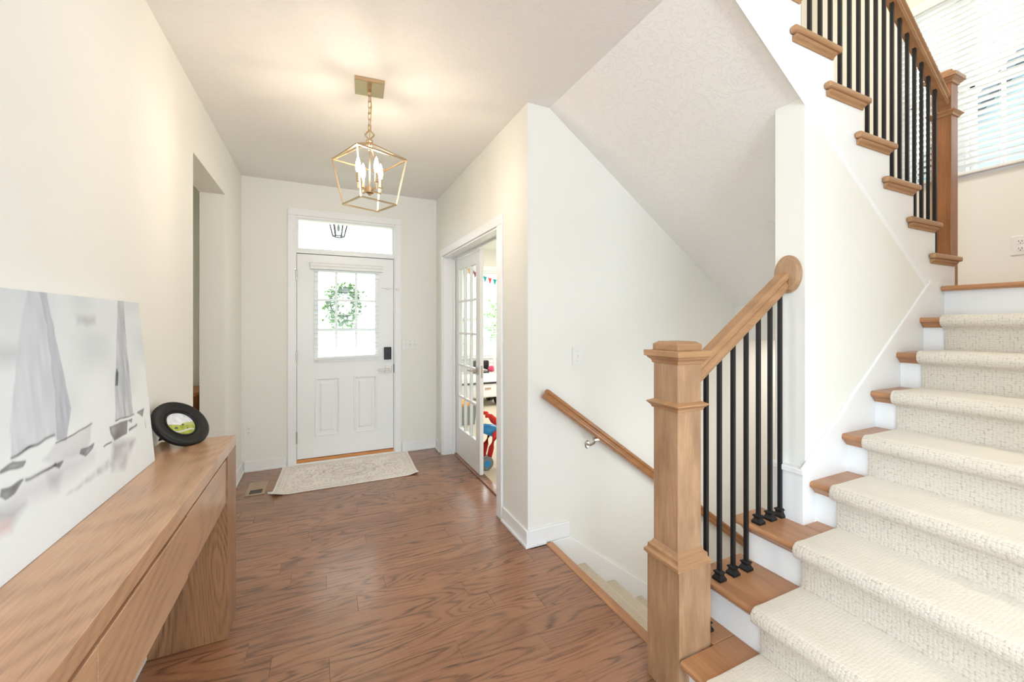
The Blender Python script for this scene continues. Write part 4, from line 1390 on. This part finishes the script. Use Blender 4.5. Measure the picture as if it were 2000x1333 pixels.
def ccol(u, v):
    n1 = vnoise(u, v, 9, 7, 31); n2 = vnoise(u, v, 30, 22, 32); n3 = vnoise(u, v, 70, 8, 33)
    uu = u + (n2 - 0.5) * 0.005; vv = v + (vnoise(u, v, 26, 20, 35) - 0.5) * 0.009
    c = np.ones(u.shape + (3,)) * lin(232, 236, 238)
    def wash(f, col):
        nonlocal c
        c = c + (lin(*col) - c) * np.clip(f, 0, 1)[..., None]
    sm = lambda d, w: np.clip(0.5 - d / w, 0, 1)
    wash(0.75 * np.clip((v - 0.62) * 3, 0, 1) * (0.4 + n1), (206, 212, 217))
    wash(0.8 * vnoise(u, v, 5, 4, 40) ** 2 * np.clip((v - 0.4) * 8, 0, 1), (202, 208, 213))
    D = {k: seg_d(uu, vv, p) for k, p in PA.items()}
    wash(0.55 * sm(D['w1'], .03) * (0.5 + n2), (170, 172, 178)); wash(0.5 * sm(D['w2'], .08), (150, 154, 160))
    wash(0.75 * sm(D['sail1'], .012) * (0.5 + 0.7 * n3), (190, 194, 204))
    wash(0.55 * sm(D['sail1d'], .010) * (0.5 + 0.7 * n3), (158, 160, 172))
    e1 = np.abs(D['sail1d']); wash(0.35 * np.exp(-(e1 / .004) ** 2), (150, 152, 162))
    wash(0.85 * sm(D['sail2'], .010) * (0.45 + 0.7 * n3), (164, 168, 177))
    wash(0.35 * np.exp(-(np.abs(D['sail2']) / .004) ** 2), (150, 152, 160))
    wash(0.5 * sm(D['body'], .02) * (0.4 + n1), (194, 192, 197))
    wash(0.55 * sm(D['w3'], .10), (182, 178, 186)); wash(0.6 * sm(D['w4'], .05), (172, 168, 178)); wash(0.5 * sm(D['band'], .02) * (.5 + n3), (182, 180, 188))
    wash(0.6 * sm(D['refl'], .05) * (0.4 + n2), (146, 138, 148)); wash(0.6 * sm(D['gr'], .06), (130, 132, 138)); wash(0.6 * sm(D['red'], .06), (196, 130, 138))
    for k, col, a in (('sliver', (84, 82, 90), .95), ('hull2', (98, 84, 90), .9), ('blob1', (92, 80, 84), .9), ('tri', (110, 104, 106), .8), ('hullL', (80, 80, 76), .95), ('hullL2', (88, 90, 88), .9), ('bl2', (84, 80, 82), .9), ('bl3', (104, 104, 110), .9)):
        wash(a * sm(D[k], .012) * (0.6 + 0.6 * n2), col)
        wash(0.55 * np.exp(-(np.abs(D[k]) / .005) ** 2), (56, 44, 50))
    for p, w in LN:
        wash(0.85 * np.exp(-(seg_d(uu, vv, p, False) / w) ** 2) * (0.55 + 0.6 * n2), (62, 50, 56))
    return c
grid_obj('print', 420, 280, cpos, ccol, M['paint'], cv)
bm = bmesh.new()
d_ = -nrm * 0.026
prism(bm, [tuple(B0), tuple(B1), tuple(B1 + d_), tuple(B0 + d_)], 'Y', CYa, CYb)
obj('stretcher', bm, M['canvas'], cv, 0.0015)

# ------------------------------------------------------------------ round black picture frame on its easel
pf = thing('picture_frame', 'round black beaded frame with a small landscape, propped on the console', 'picture frame', (-0.53, 2.22, CT))
FC = Vector((-0.56, 2.242, 0.9295)); az, tl, RR = -0.561, 0.711, 0.116
fn = Vector((math.cos(tl) * math.cos(az), math.cos(tl) * math.sin(az), math.sin(tl)))
fa = Vector((0, 0, 1)).cross(fn).normalized(); fb = fn.cross(fa)
FM = Matrix.Translation(FC) @ Matrix((fa, fb, fn)).transposed().to_4x4()
def fobj(name, bm, mat, **k):
    bm.transform(FM)
    return obj(name, bm, mat, pf, **k)
bm = bmesh.new()
prof = [(0.058, -0.012), (0.060, 0.000), (0.066, 0.001), (0.069, -0.003), (0.078, -0.004), (0.094, -0.001), (0.104, 0.004), (0.110, 0.004), (0.1155, 0.0), (0.1165, -0.008), (0.112, -0.018), (0.100, -0.024), (0.058, -0.022)]
secs = []
for r, h in prof:
    secs.append([(r * math.cos(2 * PI * j / 64), r * math.sin(2 * PI * j / 64), h) for j in range(64)])
secs.append(secs[0])
rings(bm, secs, cap=False)
bmesh.ops.remove_doubles(bm, verts=bm.verts, dist=1e-6)
bmesh.ops.recalc_face_normals(bm, faces=bm.faces)
fobj('rim', bm, M['frame'], smooth=True)
bm = bmesh.new()
for j in range(44):
    a = 2 * PI * j / 44
    bmesh.ops.create_icosphere(bm, subdivisions=1, radius=0.0031, matrix=Matrix.Translation((0.0665 * math.cos(a), 0.0665 * math.sin(a), 0.0005)))
fobj('beading', bm, M['frame'], smooth=True)
def ppos(u, v):
    r = 0.0605 * np.clip(v, 0, 1)
    a = u * 2 * PI
    x, y = r * np.cos(a), r * np.sin(a)
    w = np.array(FM)
    p = np.stack([x, y, np.full_like(x, -0.008), np.ones_like(x)], -1) @ w.T
    return p[..., :3]
def pcol(u, v):
    x, y = v * np.cos(u * 2 * PI), v * np.sin(u * 2 * PI)
    n = vnoise((x + 1) / 2, (y + 1) / 2, 14, 9, 51)
    c = np.ones(u.shape + (3,)) * lin(206, 208, 212)
    c = c + (lin(232, 234, 236) - c) * n[..., None]
    hill = y < (-0.06 - 0.07 * np.sin(2.2 * x + 0.6) - 0.22 * x)
    g = lin(188, 192, 84) + (lin(142, 152, 56) - lin(188, 192, 84)) * n[..., None]
    c = np.where(hill[..., None], g, c)
    far = (~hill) & (y < 0.06 - 0.10 * x) & (x > 0.1)
    c = np.where(far[..., None], lin(182, 188, 120), c)
    road = np.abs(y + 0.58 + 0.12 * x - 0.05 * np.sin(5 * x)) < 0.05
    c = np.where(road[..., None], lin(200, 204, 206), c)
    for tx, ty, s in ((0.10, -0.10, 0.085), (-0.50, -0.22, 0.12), (0.25, -0.46, 0.06)):
        tre = np.hypot(x - tx, (y - ty) * 1.4) < s * (0.8 + 0.5 * n)
        c = np.where(tre[..., None], lin(76, 80, 74), c)
    return c
grid_obj('picture', 97, 48, ppos, pcol, M['paint'], pf)
bm = bmesh.new()
p0 = FM @ Vector((0, 0.05, -0.022))
foot = Vector((p0.x - 0.045, p0.y + 0.065, CT + 0.004))
ba = (fa * 0.014)
rings(bm, [[p0 - ba, p0 + ba, p0 + ba + fn * -0.006, p0 - ba - fn * 0.006], [foot - ba * 1.5, foot + ba * 1.5, foot + ba * 1.5 + Vector((-0.006, 0, 0)), foot - ba * 1.5 + Vector((-0.006, 0, 0))]])
obj('easel_leg', bm, M['frame'], pf)

# ------------------------------------------------------------------ lantern chandelier
lc = thing('lantern_chandelier', 'open brass lantern chandelier with four lit candle bulbs hung on a chain', 'chandelier', (0.245, 2.44, ZC))
LX, LY = 0.245, 2.44
rz = math.radians(-5)
def rot(px, py, a):
    return (LX + px * math.cos(a) - py * math.sin(a), LY + px * math.sin(a) + py * math.cos(a))
bm = bmesh.new()
h = 0.078
rings(bm, [[(*rot(a * (h - e), b * (h - e), rz), z) for a, b in ((-1, -1), (1, -1), (1, 1), (-1, 1))] for e, z in ((0, ZC - 0.0005), (0, ZC - 0.020), (0.002, ZC - 0.022))])
lathe(bm, [(0.012, ZC - 0.060), (0.014, ZC - 0.045), (0.010, ZC - 0.040), (0.009, ZC - 0.020)], (LX, LY, 0), 16)
obj('canopy', bm, M['brass'], lc)
def link_pts(cz, w, l, ang):
    pts = []
    for sx, sz in ((-1, -1), (1, -1), (1, 1), (-1, 1)):
        pts.append((LX + sx * w / 2 * math.cos(ang), LY + sx * w / 2 * math.sin(ang), cz + sz * l / 2))
    return pts
ztop, zbot = ZC - 0.058, 2.462
nl = 6
L = (ztop - zbot) / nl
for i in range(nl):
    bm = bmesh.new()
    q = link_pts(ztop - L * (i + 0.5), 0.016, L + 0.006, 0.4 if i % 2 else 0.4 + PI / 2)
    for a, b in zip(q, q[1:] + q[:1]):
        tube(bm, [a, b], 0.0019, 6)
    obj('chain_link', bm, M['brass'], lc)
bm = bmesh.new()
tube(bm, [(LX + 0.004, LY, ZC - 0.05), (LX + 0.010, LY - 0.006, 2.60), (LX + 0.004, LY, 2.50), (LX, LY, 2.415)], 0.0026, 6)
obj('cord', bm, M['goldcord'], lc, smooth=True)
bm = bmesh.new()
q = [(LX + 0.027 * s * math.cos(-0.4), LY + 0.027 * s * math.sin(-0.4), z) for s, z in ((0, 2.470), (1, 2.441), (0, 2.412), (-1, 2.441))]
for a, b in zip(q, q[1:] + q[:1]):
    tube(bm, [a, b], 0.0032, 4, square=True)
obj('diamond_loop', bm, M['brass'], lc)
bm = bmesh.new()
lathe(bm, [(0.004, 2.416), (0.010, 2.414), (0.019, 2.408), (0.019, 2.400), (0.014, 2.396), (0.014, 2.376), (0.009, 2.372), (0.009, 2.352), (0.004, 2.350)], (LX, LY, 0), 18)
tube(bm, [(LX, LY, 2.36), (LX, LY, 2.13)], 0.0045, 8)
lathe(bm, [(0.010, 2.142), (0.024, 2.140), (0.024, 2.110), (0.012, 2.104), (0.006, 2.096)], (LX, LY, 0), 18)
obj('stem', bm, M['brass'], lc)
ca = math.radians(22)
ZU, ZLo, hu, hl = 2.30, 2.045, 0.147, 0.106
cu = [(*rot(a * hu, b * hu, ca), ZU) for a, b in ((-1, -1), (1, -1), (1, 1), (-1, 1))]
cl = [(*rot(a * hl, b * hl, ca), ZLo) for a, b in ((-1, -1), (1, -1), (1, 1), (-1, 1))]
for i in range(4):
    for nm, a, b in (('upper_bar', cu[i], cu[(i + 1) % 4]), ('lower_bar', cl[i], cl[(i + 1) % 4]), ('corner_bar', cu[i], cl[i])):
        bm = bmesh.new()
        tube(bm, [a, b], 0.0042, 4, square=True)
        obj(nm, bm, M['brass'], lc)
    a = Vector(cu[i])
    top = Vector((LX, LY, 2.392)) + (Vector((a.x, a.y, 0)) - Vector((LX, LY, 0))).normalized() * 0.012
    bm = bmesh.new()
    tube(bm, [top, a], 0.0042, 4, square=True)
    obj('roof_bar', bm, M['brass'], lc)
for i in range(4):
    a = ca + math.radians(3) + i * PI / 2
    dx, dy = math.cos(a), math.sin(a)
    px, py = LX + dx * 0.070, LY + dy * 0.070
    bm = bmesh.new()
    tube(bm, [(LX + dx * 0.02, LY + dy * 0.02, 2.124), (px, py, 2.124)], 0.0042, 4, square=True)
    tube(bm, [(px, py, 2.120), (px, py, 2.160)], 0.0042, 4, square=True)
    lathe(bm, [(0.005, 2.154), (0.012, 2.156), (0.012, 2.159), (0.0095, 2.160), (0.0095, 2.208), (0.004, 2.209)], (px, py, 0), 14)
    arm = obj('candle_arm', bm, M['brass'], lc)
    bm = bmesh.new()
    lathe(bm, [(0.006, 2.209), (0.009, 2.213), (0.0128, 2.232), (0.0138, 2.244), (0.0113, 2.264), (0.007, 2.284), (0.001, 2.298)], (px, py, 0), 16)
    obj('bulb', bm, M['bulb'], arm, smooth=True)

# ------------------------------------------------------------------ cabinet in the dining room
sb = thing('cabinet', 'honey-coloured wooden cabinet glimpsed through the opening in the left wall', 'cabinet', (-1.4, 4.2, 0))
boxo('carcass', M['cabinet'], sb, -1.9, -0.93, 3.98, 4.39, 0.08, 0.79)
boxo('worktop', M['cabinet'], sb, -1.93, -0.90, 3.95, 4.40, 0.79, 0.82, bevel=0.004)
boxo('plinth', M['cabinet'], sb, -1.87, -0.96, 4.0, 4.38, 0.0, 0.08)
for x0, x1 in ((-1.89, -1.42), (-1.41, -0.94)):
    dr = boxo('door', M['cabinet'], sb, x0, x1, 3.960, 3.979, 0.09, 0.60, bevel=0.003)
    boxo('handle', M['nickel'], dr, x1 - 0.05 if x0 < -1.5 else x0 + 0.04, x1 - 0.04 if x0 < -1.5 else x0 + 0.05, 3.94, 3.96, 0.40, 0.52)
    dr = boxo('drawer', M['cabinet'], sb, x0, x1, 3.960, 3.979, 0.61, 0.78, bevel=0.003)
    boxo('handle', M['nickel'], dr, (x0 + x1) / 2 - 0.05, (x0 + x1) / 2 + 0.05, 3.94, 3.96, 0.69, 0.70)

# ------------------------------------------------------------------ outdoors
bm = bmesh.new()
bx(bm, -60, 60, 4.70, 45, -0.6, -0.35)
bx(bm, 6.2, 60, -40, 4.70, -0.6, -0.35)
struct(obj('ground', bm, M['grass']), 'sunlit lawn outside the front door', 'lawn')
boxo('ground_porch', M['concrete'], None, -1.6, 1.17, 4.565, 6.7, -0.6, -0.05)['kind'] = 'structure'
boxo('ceiling_porch', M['extwall'], None, -1.6, 1.17, 4.565, 6.7, 2.98, 3.1)['kind'] = 'structure'

def leaf_cloud(n, fpos, size, seed):
    r = np.random.default_rng(seed)
    P3 = fpos(r, n)
    verts = []
    faces = []
    a = r.normal(size=(n, 3)); a /= np.linalg.norm(a, axis=1)[:, None]
    b = np.cross(a, r.normal(size=(n, 3))); b /= np.linalg.norm(b, axis=1)[:, None]
    s = size * (0.6 + 0.8 * r.random((n, 1)))
    V = np.concatenate([P3 - a * s, P3 + b * s * 0.5, P3 + a * s, P3 - b * s * 0.5], 1).reshape(-1, 3)
    F = (np.arange(n)[:, None] * 4 + np.arange(4)[None]).tolist()
    me = bpy.data.meshes.new('leaves')
    me.from_pydata(V.tolist(), [], F)
    return me
def leaves_obj(name, me, mat, parent):
    o = bpy.data.objects.new(name, me)
    COL.objects.link(o)
    me.materials.append(mat)
    me.transform(Matrix.Translation(-wloc(parent)))
    o.parent = parent
    o['kind'] = 'stuff'
    return o

wr = thing('wreath', 'green leafy wreath hanging outside the front door window', 'wreath', (0.20, 4.53, 1.62))
WC = np.array([0.205, 4.555, 1.575])
def wpos(r, n):
    a = r.random(n) * 2 * PI
    rr = 0.135 + r.normal(size=n) * 0.036
    k = 1.0 + 0.25 * (np.sin(a) < -0.3)
    return WC + np.stack([rr * np.cos(a) * 1.02, r.normal(size=n) * 0.016, rr * np.sin(a) * 1.1 * k], -1)
bm = bmesh.new()
tube(bm, [(WC[0] + 0.13 * math.cos(2 * PI * i / 28), WC[1], WC[2] + 0.14 * math.sin(2 * PI * i / 28)) for i in range(28)], 0.009, 6, closed=True, up=(0, 1, 0))
obj('hoop', bm, M['bark'], wr)
leaves_obj('leaves', leaf_cloud(620, wpos, 0.025, 3), M['leaf'], wr)
bm = bmesh.new()
lathe(bm, [(0.002, 4.515), (0.028, 4.518), (0.034, 4.524), (0.030, 4.53), (0.002, 4.53)], (0.215, 0, 1.70), 12, 'Y')
obj('bow_knot', bm, M['ink'], wr)

pl = thing('porch_lantern', 'tapered metal lantern hanging from the porch ceiling beyond the transom', 'lantern', (0.20, 5.96, 2.98))
bm = bmesh.new()
tube(bm, [(0.20, 5.96, 2.98), (0.20, 5.96, 2.80)], 0.008, 8)
lathe(bm, [(0.02, 2.98), (0.05, 2.978), (0.05, 2.965), (0.02, 2.955)], (0.20, 5.96, 0), 16)
lathe(bm, [(0.02, 2.82), (0.125, 2.752), (0.13, 2.742), (0.02, 2.742)], (0.20, 5.96, 0), 6)
obj('hood', bm, M['darkmetal'], pl)
for i in range(6):
    a = 2 * PI * i / 6
    bm = bmesh.new()
    tube(bm, [(0.20 + 0.118 * math.cos(a), 5.96 + 0.118 * math.sin(a), 2.745), (0.20 + 0.070 * math.cos(a), 5.96 + 0.070 * math.sin(a), 2.535)], 0.010, 5)
    obj('rib', bm, M['darkmetal'], pl)
bm = bmesh.new()
tube(bm, [(0.20 + 0.070 * math.cos(2 * PI * i / 6), 5.96 + 0.070 * math.sin(2 * PI * i / 6), 2.537) for i in range(6)], 0.009, 5, closed=True)
obj('lower_ring', bm, M['darkmetal'], pl)
bm = bmesh.new()
lathe(bm, [(0.014, 2.742), (0.014, 2.68), (0.02, 2.66), (0.02, 2.62), (0.005, 2.60)], (0.20, 5.96, 0), 10)
obj('lamp_holder', bm, M['rubber'], pl)

def tree(x, y, h, r, label, seed, n=2600, size=0.16, trunk=True, name='tree', cat='tree'):
    t = thing(name, label, cat, (x, y, -0.35), None)
    def fp(rg, k):
        d = rg.normal(size=(k, 3)); d /= np.linalg.norm(d, axis=1)[:, None]
        q = d * (rg.random((k, 1)) ** 0.4) * np.array([r, r, h * 0.36])
        lump = 1 + 0.25 * np.sin(d[:, :1] * 5 + seed) * np.cos(d[:, 2:] * 6)
        return q * lump + np.array([x, y, -0.35 + h * 0.62])
    leaves_obj('crown', leaf_cloud(n, fp, size, seed), M['leaf2'], t)
    if trunk:
        bm = bmesh.new()
        tube(bm, [(x, y, -0.36), (x + 0.05, y, -0.35 + h * 0.3), (x, y + 0.05, -0.35 + h * 0.6)], [0.13, 0.10, 0.05], 8)
        for a in (0.5, 2.6, 4.4):
            tube(bm, [(x, y, -0.35 + h * 0.35), (x + 0.5 * r * math.cos(a), y + 0.5 * r * math.sin(a), -0.35 + h * 0.62)], [0.06, 0.02], 6)
        obj('trunk', bm, M['bark'], t)
    return t
tree(7.75, 17.5, 3.0, 1.25, 'leafy green tree outside the den window', 5, 1500, 0.085)
tree(14.5, 20.0, 5.0, 1.6, 'second leafy tree further from the den window', 8, 3000, 0.12)
for i, (x, y) in enumerate(((-0.35, 7.9), (0.55, 8.1), (1.35, 8.0))):
    tree(x, y, 0.62, 0.34, ['low green shrub by the porch, left of the door view', 'low green shrub straight out from the front door', 'low green shrub by the porch, right of the door view'][i], 20 + i, 500, 0.05, False, 'shrub', 'shrub')

nh = thing('neighbour_house', 'pale blue gabled house outside the landing window', 'house', (14, 2.9, -0.35))
bm = bmesh.new()
prism(bm, [(-1.4, -0.35), (4.35, -0.35), (4.35, 4.7), (1.5, 7.9), (-1.4, 4.7)], 'X', 12.2, 20)
obj('walls', bm, M['siding'], nh)
bm = bmesh.new()
for s in (-1, 1):
    e = (1.5 + s * 3.25, 4.22)
    pk = (1.5, 7.9)
    d = (0.0, 0.22)
    prism(bm, [e, pk, (pk[0], pk[1] + 0.25), (e[0], e[1] + 0.25)], 'X', 11.9, 20.2)
obj('roof', bm, M['rake'], nh)
bm = bmesh.new()
for z in np.arange(0, 4.4, 0.2):
    bx(bm, 12.185, 12.2, -1.4, 4.35, z, z + 0.18)
sd = obj('siding_boards', bm, M['siding'], nh)
sd['kind'] = 'stuff'
